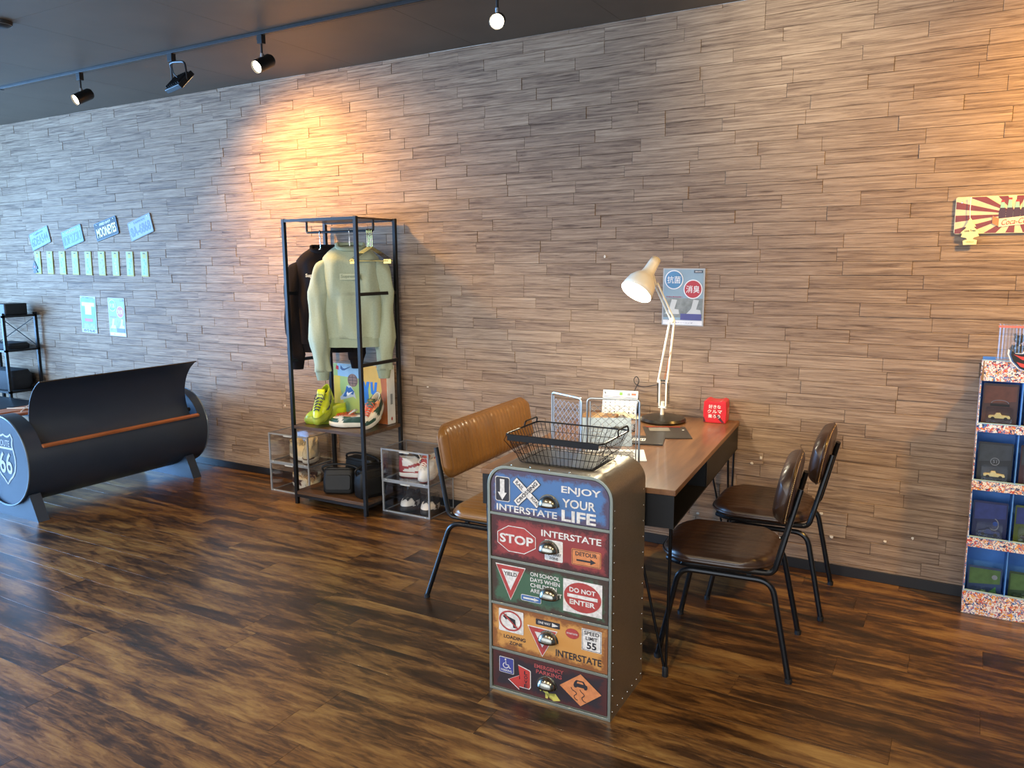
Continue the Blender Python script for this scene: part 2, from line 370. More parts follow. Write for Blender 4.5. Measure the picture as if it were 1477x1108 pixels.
# raised rim around the front
mb = MB(); A, B = arch(0), arch(.011); n_ = len(A)
v = [(p[0], -CD, p[1]) for p in A]+[(p[0], -CD, p[1]) for p in B]+[(p[0], -CD+.012, p[1]) for p in A]+[(p[0], -CD+.012, p[1]) for p in B]
f = []
for i in range(n_): j = (i+1) % n_; f += [(i, j, n_+j, n_+i), (2*n_+i, 2*n_+j, j, i), (n_+i, n_+j, 3*n_+j, 3*n_+i)]
mb.add(v, f).build('front_rim', rimst, cab, bev=.0015)
divs = [.012, .166, .346, .518, .687]
for z in divs[1:]: MB().box(-CW+.011, CW-.011, -CD, -CD+.012, z-.005, z+.005).build('divider', rimst, cab, bev=.001)
mb = MB()
def riv(x, y, z, ax):
    T = Matrix.Translation((x, y, z)) @ (Matrix.Rotation(pi/2, 4, 'Y') if ax == 'x' else (Matrix.Rotation(-pi/2, 4, 'Y') if ax == '-x' else Matrix.Identity(4)))
    mb.lathe([(.0032, 0), (.0028, .0012), (.0012, .002), (.0002, .0021)], 8, T)
for s_ in (1, -1):
    for y in (-CD+.02, CD-.014):
        for k in range(13): riv(s_*CW, y, .03+k*.0605, 'x' if s_ > 0 else '-x')
    for k in range(1, 6): riv(s_*CW, -CD+.02+k*.049, .03, 'x' if s_ > 0 else '-x')
for y in (-CD+.02, CD-.014):
    for k in range(5): riv(-.15+k*.075, y, CH, 'z')
o = mb.build('rivets', mat('rivet_steel', '#b9b4a8', .25, 1), cab); o['kind'] = 'stuff'
def worn(name, base, dark='#2a1d1c', amt=.5):
    """printed tin with rust and scuffs at the edges of its own (box distance in object space)"""
    if name in _m: return _m[name]
    m = bpy.data.materials.new(name); m.use_nodes = True; nt = m.node_tree; n = nt.nodes; L = nt.links; b = n['Principled BSDF']
    tc = n.new('ShaderNodeTexCoord'); sp = n.new('ShaderNodeSeparateXYZ'); L.new(tc.outputs['Generated'], sp.inputs[0])
    def edge(o_, wd):
        s1 = n.new('ShaderNodeMath'); s1.operation = 'SUBTRACT'; s1.inputs[1].default_value = .5; L.new(o_, s1.inputs[0])
        s2 = n.new('ShaderNodeMath'); s2.operation = 'ABSOLUTE'; L.new(s1.outputs[0], s2.inputs[0])
        s3 = n.new('ShaderNodeMapRange'); s3.inputs['From Min'].default_value = .5-wd; s3.inputs['From Max'].default_value = .5; L.new(s2.outputs[0], s3.inputs['Value']); return s3.outputs[0]
    ex, ez = edge(sp.outputs['X'], .09), edge(sp.outputs['Z'], .22)
    mx = n.new('ShaderNodeMath'); mx.operation = 'MAXIMUM'; L.new(ex, mx.inputs[0]); L.new(ez, mx.inputs[1])
    nz = n.new('ShaderNodeTexNoise'); nz.inputs['Scale'].default_value = 28; nz.inputs['Detail'].default_value = 8; nz.inputs['Roughness'].default_value = .7; L.new(tc.outputs['Object'], nz.inputs['Vector'])
    a = n.new('ShaderNodeMath'); a.operation = 'MULTIPLY_ADD'; a.inputs[1].default_value = .42; L.new(mx.outputs[0], a.inputs[0]); L.new(nz.outputs['Fac'], a.inputs[2])
    rp = n.new('ShaderNodeValToRGB'); e = rp.color_ramp.elements; e[0].position = .60; e[1].position = .80; e[0].color = (0, 0, 0, 1); e[1].color = (amt, amt, amt, 1)
    L.new(a.outputs[0], rp.inputs['Fac']); mix = n.new('ShaderNodeMixRGB'); L.new(rp.outputs['Color'], mix.inputs['Fac'])
    mix.inputs['Color1'].default_value = (*c(base), 1); mix.inputs['Color2'].default_value = (*c(dark), 1); L.new(mix.outputs['Color'], b.inputs['Base Color']); b.inputs['Roughness'].default_value = .42
    _m[name] = m; return m
cup = mat('aged_pewter', '#8d8a80', .22, 1, var=.2, sc=30)
WHT = mat('scuffed_white_print', '#c9c6c2', .5, var=.22, sc=90); RED = mat('scuffed_red_print', '#9c3b38', .5, var=.15, sc=60)
BLK = mat('scuffed_black_print', '#26242a', .5, var=.2, sc=60); ORG = mat('scuffed_orange_print', '#c07a4c', .5, var=.15, sc=60)
fr = [('#44699a', .693, .852), ('#833536', .524, .681), ('#3c5a45', .352, .512), ('#bb8748', .172, .340), ('#2a2329', .016, .160)]
DR = []
for i, (col, z0, z1) in enumerate(fr):
    if i == 0:
        P = [p for p in arch(.014) if p[1] > z0+.03]; P = [(-CW+.014, z0)]+P[0:]+[(CW-.014, z0)]
    else: P = [(-CW+.014, z0), (-CW+.014, z1), (CW-.014, z1), (CW-.014, z0)]
    d = MB().prism(P, -CD+.0035, -CD+.011, 'y').build('drawer', worn('worn_tin_%d' % i, col, ['#4a2e35', '#2c1a1c', '#3d211e', '#5e2a1c', '#4a2422'][i], [.8, .85, .85, .75, .8][i]), cab, bev=.0008)
    zc = (z0+z1)/2-.001
    rings = []
    hx = (.004, .004, .006, .001, -.004)[i]; zc = (.760, .595, .424, .258, .082)[i]
    for k in range(9):
        t = k/8*pi/2
        rings.append([(hx+.038*cos(t)*cos(a)*1.0, -CD+.0034-.030*cos(t)*sin(a)**.8 if sin(a) > 0 else -CD+.0034, zc-.016+.038*sin(t)) for a in [max(1e-4, pi*q/14) if q < 14 else pi-1e-4 for q in range(15)]])
    h = MB().loft(rings, closed=False, cap=False).build('cup_handle', cup, d); h.modifiers.new('s', 'SOLIDIFY').thickness = .0015
    MB().prism([(hx+.041*cos(pi*q/12), zc-.016+.042*sin(pi*q/12)) for q in range(13)], -CD+.0020, -CD+.0036, 'y').build('handle_plate', cup, d)
    DR.append(Surf(d, (0, -CD+.0035, 0), (1, 0, 0), (0, 0, 1)))
s = DR[0]
s.rect('sign_border', WHT, -.209, -.150, .735, .826, r=.008); s.rect('sign_plate', BLK, -.2065, -.1525, .7375, .8235, lift=.0014, r=.007)
s.poly('arrow_symbol', WHT, arrow(-.180, .779, .076, .036, -pi/2, .36, .5), .0022)
for a, l in ((.79, .0014), (-.72, .0026)):
    ca, sa = cos(a), sin(a); ctr = (-.081, .780); hw, hh = .064, .0135
    for q, m_, e in ((1, BLK, 0), (2, WHT, .0018)):
        s.poly('crossing_board', m_, [(ctr[0]+x*ca-y*sa, ctr[1]+x*sa+y*ca) for x, y in ((-hw+e, -hh+e), (hw-e, -hh+e), (hw-e, hh-e), (-hw+e, hh-e))], l+.0005*q, .0004)
s.text(BLK, 'RAIL', -.1085, .8035, .038, .0135, .0044, -.72); s.text(BLK, 'ROAD', -.047, .753, .040, .0135, .0044, -.72); s.text(BLK, 'CROSSING', -.081, .781, .112, .0135, .0046, .79)
s.text(WHT, 'ENJOY', .125, .8075, .146, .031, bold=.02); s.text(WHT, 'YOUR', .117, .7635, .124, .031, bold=.02); s.text(WHT, 'LIFE', .117, .7185, .128, .040, bold=.03)
s.text(WHT, 'INTERSTATE', -.084, .713, .240, .025, bold=.02)
s = DR[1]
oc = [(-.1245+.083*cos(pi/8+i*pi/4), .600+.051*sin(pi/8+i*pi/4)) for i in range(8)]
s.poly('stop_sign', RED, oc, .0005, .0004); s.ring('sign_border', WHT, oc, .003, .001); s.text(WHT, 'STOP', -.1245, .600, .136, .034, bold=.03)
s.text(WHT, 'INTERSTATE', .088, .643, .226, .024, bold=.02)
s.rect('sign_plate', WHT, -.012, .058, .546, .622, r=.005); s.text(BLK, 'TOW AWAY', .023, .571, .058, .012, .0018); s.text(BLK, 'ZONE', .023, .5565, .034, .009, .0018)
s.rect('sign_plate', ORG, .091, .201, .549, .607, r=.005); s.ring('sign_border', BLK, rrect(.094, .198, .552, .604, .004), .0015, .0013)
s.text(BLK, 'DETOUR', .146, .591, .080, .015, .0018); s.poly('arrow_symbol', BLK, arrow(.146, .568, .072, .020, 0, .28, .3), .0016)
s = DR[2]
tri = lambda cx, cy, a, h, k=1: [(cx-a*k, cy+h*.5*k), (cx+a*k, cy+h*.5*k), (cx, cy-h*.62*k)]
s.poly('yield_sign', WHT, tri(-.150, .440, .062, .118), .0005, .0004); s.poly('yield_sign', RED, tri(-.150, .440, .062, .118, .94), .0010, .0004); s.poly('sign_plate', WHT, tri(-.150, .447, .062, .118, .58), .0016, .0004)
s.text(BLK, 'YIELD', -.150, .467, .054, .014, .0026)
for k, tx in enumerate(('ON SCHOOL', 'DAYS WHEN', 'CHILDREN', 'ARE PRESENT')):
    s.text(WHT, tx, -.069+[.058, .058, .052, .062][k], .483-.0205*k, [.116, .116, .104, .124][k], .015)
s.rect('sign_border', WHT, -.107, -.026, .377, .400, r=.005); s.rect('sign_plate', mat('blue_print', '#3c6296', .5), -.105, -.028, .379, .398, lift=.0014, r=.004); s.poly('arrow_symbol', WHT, arrow(-.066, .3885, .062, .013, 0, .3, .5), .0022)
s.rect('sign_plate', WHT, .060, .206, .372, .492); s.disc('round_sign', RED, .133, .433, .070, .054, lift=.0014)
s.text(WHT, 'DO NOT', .133, .457, .098, .017, .0024, bold=.03); s.rect('white_bar', WHT, .076, .190, .429, .441, lift=.0022, th=.0004); s.text(WHT, 'ENTER', .133, .413, .096, .018, .0024, bold=.03)
s = DR[3]
s.rect('sign_plate', WHT, -.200, -.098, .242, .328, r=.004); el = [(-.151+.044*cos(2*pi*i/28), .287+.036*sin(2*pi*i/28)) for i in range(28)]
s.poly('turn_symbol', BLK, [(-.183, .300), (-.168, .310), (-.168, .304), (-.132, .294), (-.128, .262), (-.140, .262), (-.142, .284), (-.168, .292), (-.168, .286)], .0014)
s.ring('sign_border', RED, el, .006, .0024); s.ring('slash_bar', RED, [(-.182, .312), (-.120, .262)], .006, .0026, closed=False)
s.text(BLK, 'LOADING', -.135, .223, .090, .014); s.text(BLK, 'ZONE', -.130, .2015, .054, .013)
s.rect('sign_plate', BLK, -.048, .047, .297, .319, r=.003); s.text(WHT, 'ONE WAY', -.014, .308, .050, .009, .0018); s.poly('arrow_symbol', WHT, [(.017, .3155), (.042, .308), (.017, .3005)], .0016)
s.poly('yield_sign', WHT, tri(-.022, .238, .060, .098), .0005, .0004); s.poly('yield_sign', RED, tri(-.022, .238, .060, .098, .93), .0010, .0004); s.poly('sign_plate', WHT, tri(-.022, .244, .060, .098, .5), .0016, .0004)
s.disc('round_sign', RED, .095, .293, .026, .019); s.text(WHT, 'DO NOT ENTER', .095, .293, .042, .006, .0018)
s.rect('sign_plate', WHT, .131, .206, .243, .323); s.ring('sign_border', BLK, rrect(.134, .203, .246, .320, .003), .0015, .0013)
s.text(BLK, 'SPEED', .1685, .309, .056, .014, .002); s.text(BLK, 'LIMIT', .1685, .290, .044, .013, .002); s.text(BLK, '55', .1685, .264, .036, .026, .002, bold=.03)
s.text(BLK, 'INTERSTATE', .1185, .208, .174, .026, bold=.02)
s = DR[4]
BLU = mat('sign_blue_print', '#3a3f80', .5)
s.rect('sign_border', WHT, -.200, -.139, .078, .139, r=.004); s.rect('sign_plate', BLU, -.198, -.141, .080, .137, lift=.0014, r=.003)
mbw = MB(); s.ring('wheelchair_symbol', WHT, [(-.172+.011*cos(t), .108+.010*sin(t)) for t in [R(a) for a in range(110, 361, 20)]], .0028, .0022, closed=False, build=False, mb=mbw)
s.ring('w', WHT, [(-.172, .126), (-.171, .112), (-.160, .112), (-.156, .100), (-.151, .101)], .003, .0024, closed=False, build=False, mb=mbw); s.disc('w', WHT, -.173, .131, .0032, build=False, mb=mbw, lift=.0022); mbw.build('wheelchair_symbol', WHT, s.p, smooth=False)
s.text(WHT, 'PARKING', -.1695, .0885, .046, .008, .0024)
P = [(-.121, .123), (-.074, .112), (-.069, .108), (-.069, .045), (-.075, .036), (-.117, .036), (-.117, .024), (-.164, .055), (-.117, .082), (-.117, .066), (-.113, .068)]
s.poly('arrow_sign', WHT, P, .0005, .0004); s.poly('arrow_sign', mat('scarlet_print', '#a8352f', .5, var=.15), [(-.112+(x+.112)*.93, .072+(y-.072)*.93) for x, y in P], .001, .0004)
s.text(BLK, 'L', -.089, .098, .014, .014, .0024); s.text(BLK, 'O', -.089, .081, .014, .014, .0024); s.text(BLK, 'V', -.089, .064, .014, .014, .0024); s.text(BLK, 'E', -.089, .047, .014, .014, .0024)
PNK = mat('faded_red_print', '#a14a48', .5)
s.text(PNK, 'EMERGENCY', .004, .137, .116, .015); s.text(PNK, 'PARKING', .004, .117, .102, .015)
YEL = mat('yellow_print', '#b8ae52', .5)
s.poly('arrow_symbol', YEL, [(-.041, .066), (-.030, .043), (-.024, .049), (-.010, .040), (-.010, .022), (0, .022), (.002, .034), (.014, .040), (.024, .034), (.030, .048), (.050, .026), (.022, .018), (.018, .026), (.010, .030), (.008, .026), (.002, .046), (-.014, .058), (-.018, .052), (-.020, .064)], .0006)
dm = [(.128, .152), (.211, .090), (.128, .025), (.043, .088)]
s.poly('diamond_sign', BLK, dm, .0005, .0004); s.poly('diamond_sign', ORG, [(.128+(x-.128)*.95, .089+(y-.089)*.95) for x, y in dm], .001, .0004)
s.poly('car_symbol', BLK, [(.101, .103), (.103, .112), (.108, .120), (.112, .124), (.140, .124), (.147, .113), (.154, .110), (.155, .100), (.150, .094), (.143, .094), (.141, .099), (.115, .099), (.112, .095), (.105, .095)], .0016)
s.poly('car_symbol', ORG, [(.114, .113), (.117, .120), (.136, .120), (.140, .113)], .0023)
for q in (0, 1):
    s.ring('skid_mark', BLK, [(p[0], p[1]) for p in smooth_path([(.092+q*.034, .092, 0), (.096+q*.034, .084, 0), (.110+q*.030, .077, 0), (.112+q*.030, .070, 0), (.104+q*.030, .062, 0), (.108+q*.030, .052, 0), (.118+q*.032, .048, 0)], 4)], .0028, .0016, closed=False)
for s in DR:     # the sign prints: letters sit proud by under a millimetre
    pass
# ------------------------------------------------------------------ wire basket on the cabinet
wire = mat('black_wire', '#141416', .35, .5)
bk = thing('wire_basket', 'shallow black wire basket with handles on top of the drawer cabinet', 'basket', (-1.205, 2.505, CH+.002), .02)
BW, BD_, TW, TD, BH = .145, .105, .187, .132, .104
mb = MB()
def lerp(a, b, t): return a+(b-a)*t
for lv in (0, .33, .66):
    a, d = lerp(BW, TW, lv), lerp(BD_, TD, lv); mb.tube([(x, y, .003+BH*lv) for x, y in rrect(-a, a, -d, d, .02)], .0013, 5, closed=True)
for k in range(20):
    t = -1+2*k/19
    for sg in (1, -1): mb.tube([(BW*t*.92, sg*BD_, .003), (TW*t*.94, sg*TD, BH)], .0011, 4)
for k in range(13):
    t = -1+2*k/12
    for sg in (1, -1): mb.tube([(sg*BW, BD_*t*.9, .003), (sg*TW, TD*t*.92, BH)], .0011, 4)
    mb.tube([(-BW, BD_*t*.9, .003), (BW, BD_*t*.9, .003)], .0009, 4)
o = mb.build('wires', wire, bk)
MB().tube([(x, y, BH) for x, y in rrect(-TW, TW, -TD, TD, .022)], .0032, 8, closed=True).build('rim', wire, bk)
MB().box(-TW+.012, TW-.012, -TD-.0035, -TD-.0015, BH-.020, BH+.002).build('rim_band', wire, bk, bev=.0005)
MB().box(-BW+.012, BW-.012, -BD_+.012, BD_-.012, .0045, .0055).build('base_sheet', mat('grey_sheet', '#6f7270', .35, .6), bk)
for sg in (1, -1):
    MB().tube(fillet([(sg*TW, .02, BH-.004), (sg*(TW-.004), .02, BH+.02), (sg*(TW-.004), TD-.012, BH+.02), (sg*TW, TD-.012, BH-.004)], .012), .0030, 7).build('handle', wire, bk)
    MB().tube([(sg*TW, -TD+.02, BH), (sg*(TW+.022), -TD+.035, BH-.03), (sg*(BW+.02), -TD+.04, .03)], .0014, 5).build('hook_wire', wire, bk)
# ------------------------------------------------------------------ table
TA = R(-4.5)*-1*-1
tbl = thing('work_table', 'brown wood-topped work table with black metal apron and hairpin legs', 'table', (-1.322, 3.375, 0), -TA if False else R(4.5))
TWd, TL = .402, .698
def grainwood(name, a, b, cdark, rough=.35, coat=.2):
    m = mat(name, a, rough, 0, sc=2.2, st=(6, 1, 6), col2=b, coat=coat, bump=.06); return m
ttop = mat('table_walnut_veneer', '#5f3f28', .32, sc=3, st=(9, 1.0, 9), col2='#86603f', coat=.2, bump=.05)
MB().box(-TWd, TWd, -TL, TL, .728, .750).build('tabletop', ttop, tbl, bev=.002)
mb = MB()
mb.box(-TWd+.006, TWd-.006, -TL+.006, -TL+.009, .600, .728)        # near end panel
mb.box(-TWd+.006, TWd-.006, TL-.009, TL-.006, .600, .728)
mb.box(-TWd+.006, -TWd+.009, -TL+.009, TL-.009, .600, .728)
mb.box(TWd-.009, TWd-.006, -.10, TL-.009, .600, .728)              # closed half of the long side
o = mb.build('apron', K_BLACK, tbl, smooth=False)
MB().box(-TWd+.010, TWd-.006, -TL+.010, TL-.010, .600, .606).build('inner_shelf', K_BLACK, tbl, smooth=False)
MB().box(-.02, TWd-.010, -.105, -.100, .606, .728).build('partition', K_BLACK, tbl, smooth=False)
for sx in (1, -1):
    for sy in (1, -1):
        fx, fy = sx*(TWd-.030), sy*(TL-.03); mb = MB()
        mb.tube([(fx, fy, .012), (fx-sx*.13, fy+sy*.005, .6)], .0055, 8); mb.tube([(fx+sx*.003, fy+sy*.003, .012), (fx+sx*.010, fy+sy*.010, .6)], .0055, 8); mb.tube([(fx, fy-sy*.006, .012), (fx+sx*.004, fy-sy*.13 if sy > 0 else fy+.03, .6)], .0055, 8)
        lg = mb.build('hairpin_leg', K_TUBE, tbl)
        MB().lathe([(.002, 0), (.012, 0), (.012, .035), (.009, .042), (.002, .042)], 12, Matrix.Translation((fx, fy, 0))).build('leg_foot', K_DARK, lg)
# papers lying in the open shelf
for k, (x, y, r_) in enumerate(((.18, -.47, .2), (.20, -.40, -.1))):
    T = Matrix.Translation((x, y, .6065+.003*k)) @ Matrix.Rotation(r_, 4, 'Z')
    tag(MB().box(-.09, .09, -.12, .12, 0, .0025, T).build('paper_stack', mat('shelf_paper', '#77746c', .8)), ('lower stack' if k == 0 else 'upper stack')+' of grey papers in the open shelf under the tabletop', 'papers').matrix_world = tbl.matrix_basis if False else Matrix.Translation((-1.322, 3.375, 0)) @ Matrix.Rotation(R(4.5), 4, 'Z')
# ------------------------------------------------------------------ seats
def cushion(wd, dp, th, rc, sp=.035, nu=36, nv=72, amp=.004, under=.5, e=.045):
    """rounded pad with stitched channels; local x = depth, y = width, z up"""
    mb = MB(); V = []
    def hd(y):
        q = abs(y)-(wd/2-rc); return dp/2-rc+sqrt(max(0, rc*rc-q*q)) if q > 0 else dp/2
    for side in (1, -1):
        for i in range(nu+1):
            for j in range(nv+1):
                u, v = sin(pi/2*(-1+2*i/nu)), sin(pi/2*(-1+2*j/nv)); y = v*wd/2; h_ = max(hd(y), 1e-4); x = u*h_
                d = min(h_-abs(x), wd/2-abs(y)); k = min(1, d/e); h = sqrt(max(0, 1-(1-k)**2.2))*(.88+.12*(1-u*u)*(1-v**4))
                z = side*th*h*(1 if side > 0 else under)
                if side > 0: z -= amp*(1-abs(sin(pi*y/sp)))**3*min(1, d/.02)
                V.append((x, y, z))
    f = []
    for sd in (0, 1):
        o_ = sd*(nu+1)*(nv+1)
        for i in range(nu):
            for j in range(nv): a = o_+i*(nv+1)+j; f.append((a, a+1, a+nv+2, a+nv+1))
    mb.add(V, f); edge = [(x, y, 0) for x, y in rrect(-dp/2, dp/2, -wd/2, wd/2, rc, 8)]
    return mb, edge
def weld(o):
    bm = bmesh.new(); bm.from_mesh(o.data); bmesh.ops.remove_doubles(bm, verts=bm.verts, dist=1e-5); bmesh.ops.recalc_face_normals(bm, faces=bm.faces); bm.to_mesh(o.data); bm.free()
def make_chair(name, label, leather, wd, group=None, nseat=9, nback=10, bh=.24, tube=K_TUBE, bz=(.590, .832), stitch=True, cat='chair', kb=.75, fb=-.262):
    t = thing(name, label, cat, group=group)
    sd = .215 # seat half depth
    mb, ed = cushion(wd, .44, .036, .14 if wd < .6 else .10, sp=.042, nv=72 if wd < .6 else 200, under=.7)
    st_ = mb.build('seat', leather, t, angle=60); st_.location = (0.03, 0, .432); weld(st_)
    MB().tube(ed, .006, 6, closed=True).build('piping', leather, st_)
    # backrest: pad standing up, leaning back
    lean = R(10); hz = (bz[1]-bz[0]); zc = (bz[0]+bz[1])/2
    mb, ed = cushion(wd*.96, hz, .048 if wd < .6 else .038, hz*.48 if wd < .6 else .075, sp=.036, nv=72 if wd < .6 else 200, under=.50, amp=.005, e=.05)
    b = mb.build('backrest', leather, t, angle=60); weld(b)
    # pad normal (+z local) must face +x (front); local x axis -> up
    b.rotation_euler = (0, R(-90)-lean*-1*-1, 0) if False else (0, 0, 0)
    upv = Vector((-sin(lean), 0, cos(lean))); nrm = Vector((cos(lean), 0, sin(lean))); yy = nrm.cross(upv)
    Mx = Matrix((upv, yy, nrm)).transposed().to_4x4(); Mx.translation = (-.226, 0, zc); b.matrix_local = Mx
    MB().tube(ed, .0045, 6, closed=True).build('piping', leather, b)
    if stitch:
        ms = MB(); E = [Vector(p) for p in ed]; n_ = len(E)
        for i in range(n_):
            a, d = E[i], E[(i+1) % n_]
            for q in (0, .33, .66): p = a.lerp(d, q)*.995; e_ = a.lerp(d, q+.2)*.995; ms.tube([(p.x, p.y, -.010), (e_.x, e_.y, -.010)], .0012, 4)
        o_ = ms.build('stitching', mat('tan_thread', '#c9a878', .8), b); o_['kind'] = 'stuff'
    W2 = wd/2-.03
    for sg in (1, -1):
        y = sg*W2; yb = sg*(wd/2-(.085 if wd < .6 else .05))
        MB().tube(fillet([(-.268, yb, bz[0]+.145), (-.205, y, .475), (-.19, y, .415), (.16, y, .405), (.22, y*.8, .405)], .06, 7), .0115, 10).build('back_post', tube, t)
        MB().tube(fillet([(fb, sg*(wd/2-.01), .008), (-.185, y, .383), (.165, y, .383), (.240, sg*(wd/2-.01), .008)], .055, 7), .0115, 10).build('leg_pair', tube, t)
        for xx in (fb, .240): MB().tube([(xx, sg*(wd/2-.01), 0), (xx, sg*(wd/2-.01), .018)], .0135, 10).build('foot_cap', K_DARK, t)
    MB().tube([(-.10, -W2, .395), (-.10, W2, .395)], .009, 8).build('cross_tube', tube, t)
    MB().tube([(.12, -W2, .395), (.12, W2, .395)], .009, 8).build('cross_tube', tube, t)
    MB().tube(fillet([(.15, -W2, .405), (.225, -W2*.7, .405), (.225, W2*.7, .405), (.15, W2, .405)], .05), .0115, 8).build('front_rail', tube, t)
    return t
brn = mat('dark_brown_leather', '#35241a', .36, var=.25, sc=9, bump=.05, coat=.12, spec=.5)
tan = mat('tan_leather', '#7b5428', .34, var=.14, sc=7, bump=.05, coat=.15, spec=.5)
ch = make_chair('dining_chair', 'dark brown channelled leather chair nearer the camera on the right of the table', brn, .45, 'brown leather chairs at the table')
ch.location = (-.757, 3.105, 0); ch.rotation_euler = (0, 0, pi+R(5.5))
ch2 = dup(ch, (-.725, 3.735, 0), pi+R(2.5), 'dark brown channelled leather chair beside the wall, behind the nearer brown chair')
bench = make_chair('upholstered_bench', 'tan channelled leather bench with long backrest on the left of the table', tan, .98, nseat=26, nback=26, bz=(.585, .835), stitch=False, cat='bench', fb=-.312)
bench.location = (-1.845, 3.385, 0); bench.rotation_euler = (0, 0, R(3))
# ------------------------------------------------------------------ ceiling track and lamps
TY = 3.27
trk = thing('lighting_track', 'long black lighting track fixed along the ceiling', 'lighting track', (-4.6, TY, CEIL))
MB().box(-1.42, 5.6, -.017, .017, -.018, 0).build('rail', K_DARK, trk, bev=.002)
MB().box(-1.40, 5.58, -.004, .004, -.0195, -.018).build('track_slot', mat('track_copper', '#5b4a36', .4, .6), trk, smooth=False)
MB().box(-1.45, -1.42, -.018, .018, -.020, 0).build('end_cap', K_DARK, trk, bev=.002)
glow = mat('lamp_glass_lit', '#fff0cf', .3, emit=14)
def cone_T(loc, d):
    q = Vector(d).to_track_quat('-Z', 'Y'); return Matrix.Translation(loc) @ q.to_matrix().to_4x4()
def track_spot(label, x, aim, lit=True):
    t = thing('track_spotlight', label, 'spotlight', (x, TY, CEIL-.018), 0, 'track spotlights')
    MB().box(-.018, .018, -.015, .015, -.045, 0).build('adapter', K_DARK, t, bev=.002)
    MB().tube([(0, 0, -.045), (0, 0, -.115)], .006, 8).build('stem', K_DARK, t)
    d = Vector(aim).normalized(); p = Vector((0, 0, -.150)); T = cone_T(p, d)
    MB().lathe([(.002, .075), (.030, .073), (.036, .062), (.036, -.050), (.034, -.052), (.033, -.040), (.002, -.040)], 24, T).build('lamp_head', K_BLACK, t)
    MB().tube([p+Vector((0, 0, .055)), p+Vector((0, 0, .02))], .010, 8).build('knuckle', K_CHROME, t)
    MB().lathe([(.001, -.043), (.022, -.043), (.031, -.0405), (.001, -.0405)], 20, T).build('lit_lens', glow if lit else K_DARK, t)
    return Vector((x, TY, CEIL-.018))+p, d
for lab, x, aim, pw in (('black cylinder spotlight, lit, leftmost on the ceiling track', -5.10, (-.06, -.84, -.46), 40), ('black cylinder spotlight, lit, above the warm patch on the wall', -3.44, (-.02, -.84, -.46), 40), ('black cylinder spotlight glaring towards the camera near the ceiling centre', -1.935, (.42, -.80, -.30), 50)):
    p, d = track_spot(lab, x, aim)
    spot('spot_beam', p+d*.06, p+d*2, pw, (1, .80, .52), 75, .6, .03)
# adjustable flood lamps turned to the wall (warm)
def flood(label, x, aim):
    t = thing('track_floodlight', label, 'floodlight', (x, TY, CEIL-.018), 0)
    MB().box(-.02, .02, -.016, .016, -.045, 0).build('adapter', K_DARK, t, bev=.002)
    d = Vector(aim).normalized(); p = Vector((.06, 0, -.170)); T = cone_T(p, d)
    sidev = Vector((0, 0, 1)).cross(d).normalized()
    a, b = p+sidev*.115, p-sidev*.115; top = Vector((0, 0, -.050))
    MB().tube(fillet([a, a*.9+top*.1+Vector((0, 0, .09)), top+sidev*.03, top-sidev*.03, b*.9+top*.1+Vector((0, 0, .09)), b], .03), .006, 6).build('yoke', K_DARK, t)
    MB().box(-.11, .11, -.06, .06, -.012, .018, T).build('lamp_body', K_BLACK, t, bev=.004)
    MB().box(-.095, .095, -.048, .048, -.014, -.012, T).build('led_panel', mat('led_panel_lit', '#ffd28a', .4, emit=6), t, smooth=False)
    for k in range(7): MB().box(-.09+.03*k-.002, -.09+.03*k+.002, -.045, .045, .018, .030, T).build('cooling_fin', K_BLACK, t, smooth=False)
    MB().tube(smooth_path([(0, 0, -.045), (.015, -.01, -.09), (.03, -.012, -.12), tuple(p+Vector((0, 0, .02)))]), .003, 6).build('cable', K_DARK, t)
    return Vector((x, TY, CEIL-.018))+p, d
p, d = flood('black flat LED floodlight in a yoke between two track spotlights', -4.19, (.22, .72, -.66))
spot('flood_beam', p+d*.05, p+d*2, 240, (1, .52, .09), 128, 1, .09)
p, d = flood('black LED floodlight at the right end of the track, turned to the wall', .98, (-.45, .66, -.70))
spot('flood_beam', p+d*.05, p+d*2, 300, (1, .54, .12), 122, 1, .06)
p, d = track_spot('black cylinder spotlight above the right half of the wall', -.72, (-.02, .8, -.10))
spot('spot_beam', p+d*.06, p+d*2, 30, (1, .86, .60), 110, 1, .03)
# smoke detector ring at the far left of the ceiling
sd = thing('smoke_detector', 'round smoke detector on the dark ceiling at top left', 'smoke detector', (-4.44, 2.44, CEIL))
MB().lathe([(.001, 0), (.055, 0), (.052, -.018), (.030, -.030), (.001, -.030)][::-1], 28).build('housing', K_DARK, sd)
MB().lathe([(.034, -.012), (.042, -.016), (.050, -.020), (.052, -.016), (.050, -.006)], 28).build('ring', mat('grey_ring', '#8d8f90', .4), sd)
# ------------------------------------------------------------------ desk lamp
cream = mat('cream_enamel', '#e9e6d6', .3)
dl = thing('desk_lamp', 'cream spring-arm desk lamp with a lit conical shade, standing on the work table', 'lamp', (-1.325, 3.905, .754))
MB().lathe([(.001, 0), (.115, 0), (.118, .006), (.112, .018), (.07, .030), (.03, .036), (.001, .037)], 32).build('base', mat('lamp_base_black', '#2a2621', .3, .2), dl)
O = Vector(dl.location)
def W2L(x, y, z): return Vector((x, y, z))-O
J1 = W2L(-1.32, 3.88, .86); J2 = W2L(-1.252, 3.80, 1.290); J3 = W2L(-1.315, 3.72, 1.465)
MB().tube([(0, -.02, .034), tuple(J1)], .0095, 10).build('post', cream, dl)
br = MB()
for sg in (-.018, .018): br.box(sg-.004, sg+.004, -.008, .008, -.03, .115, Matrix.Translation(J1))
br.box(-.022, .022, -.008, .008, -.034, -.022, Matrix.Translation(J1)); br.build('bracket', cream, dl, bev=.001)
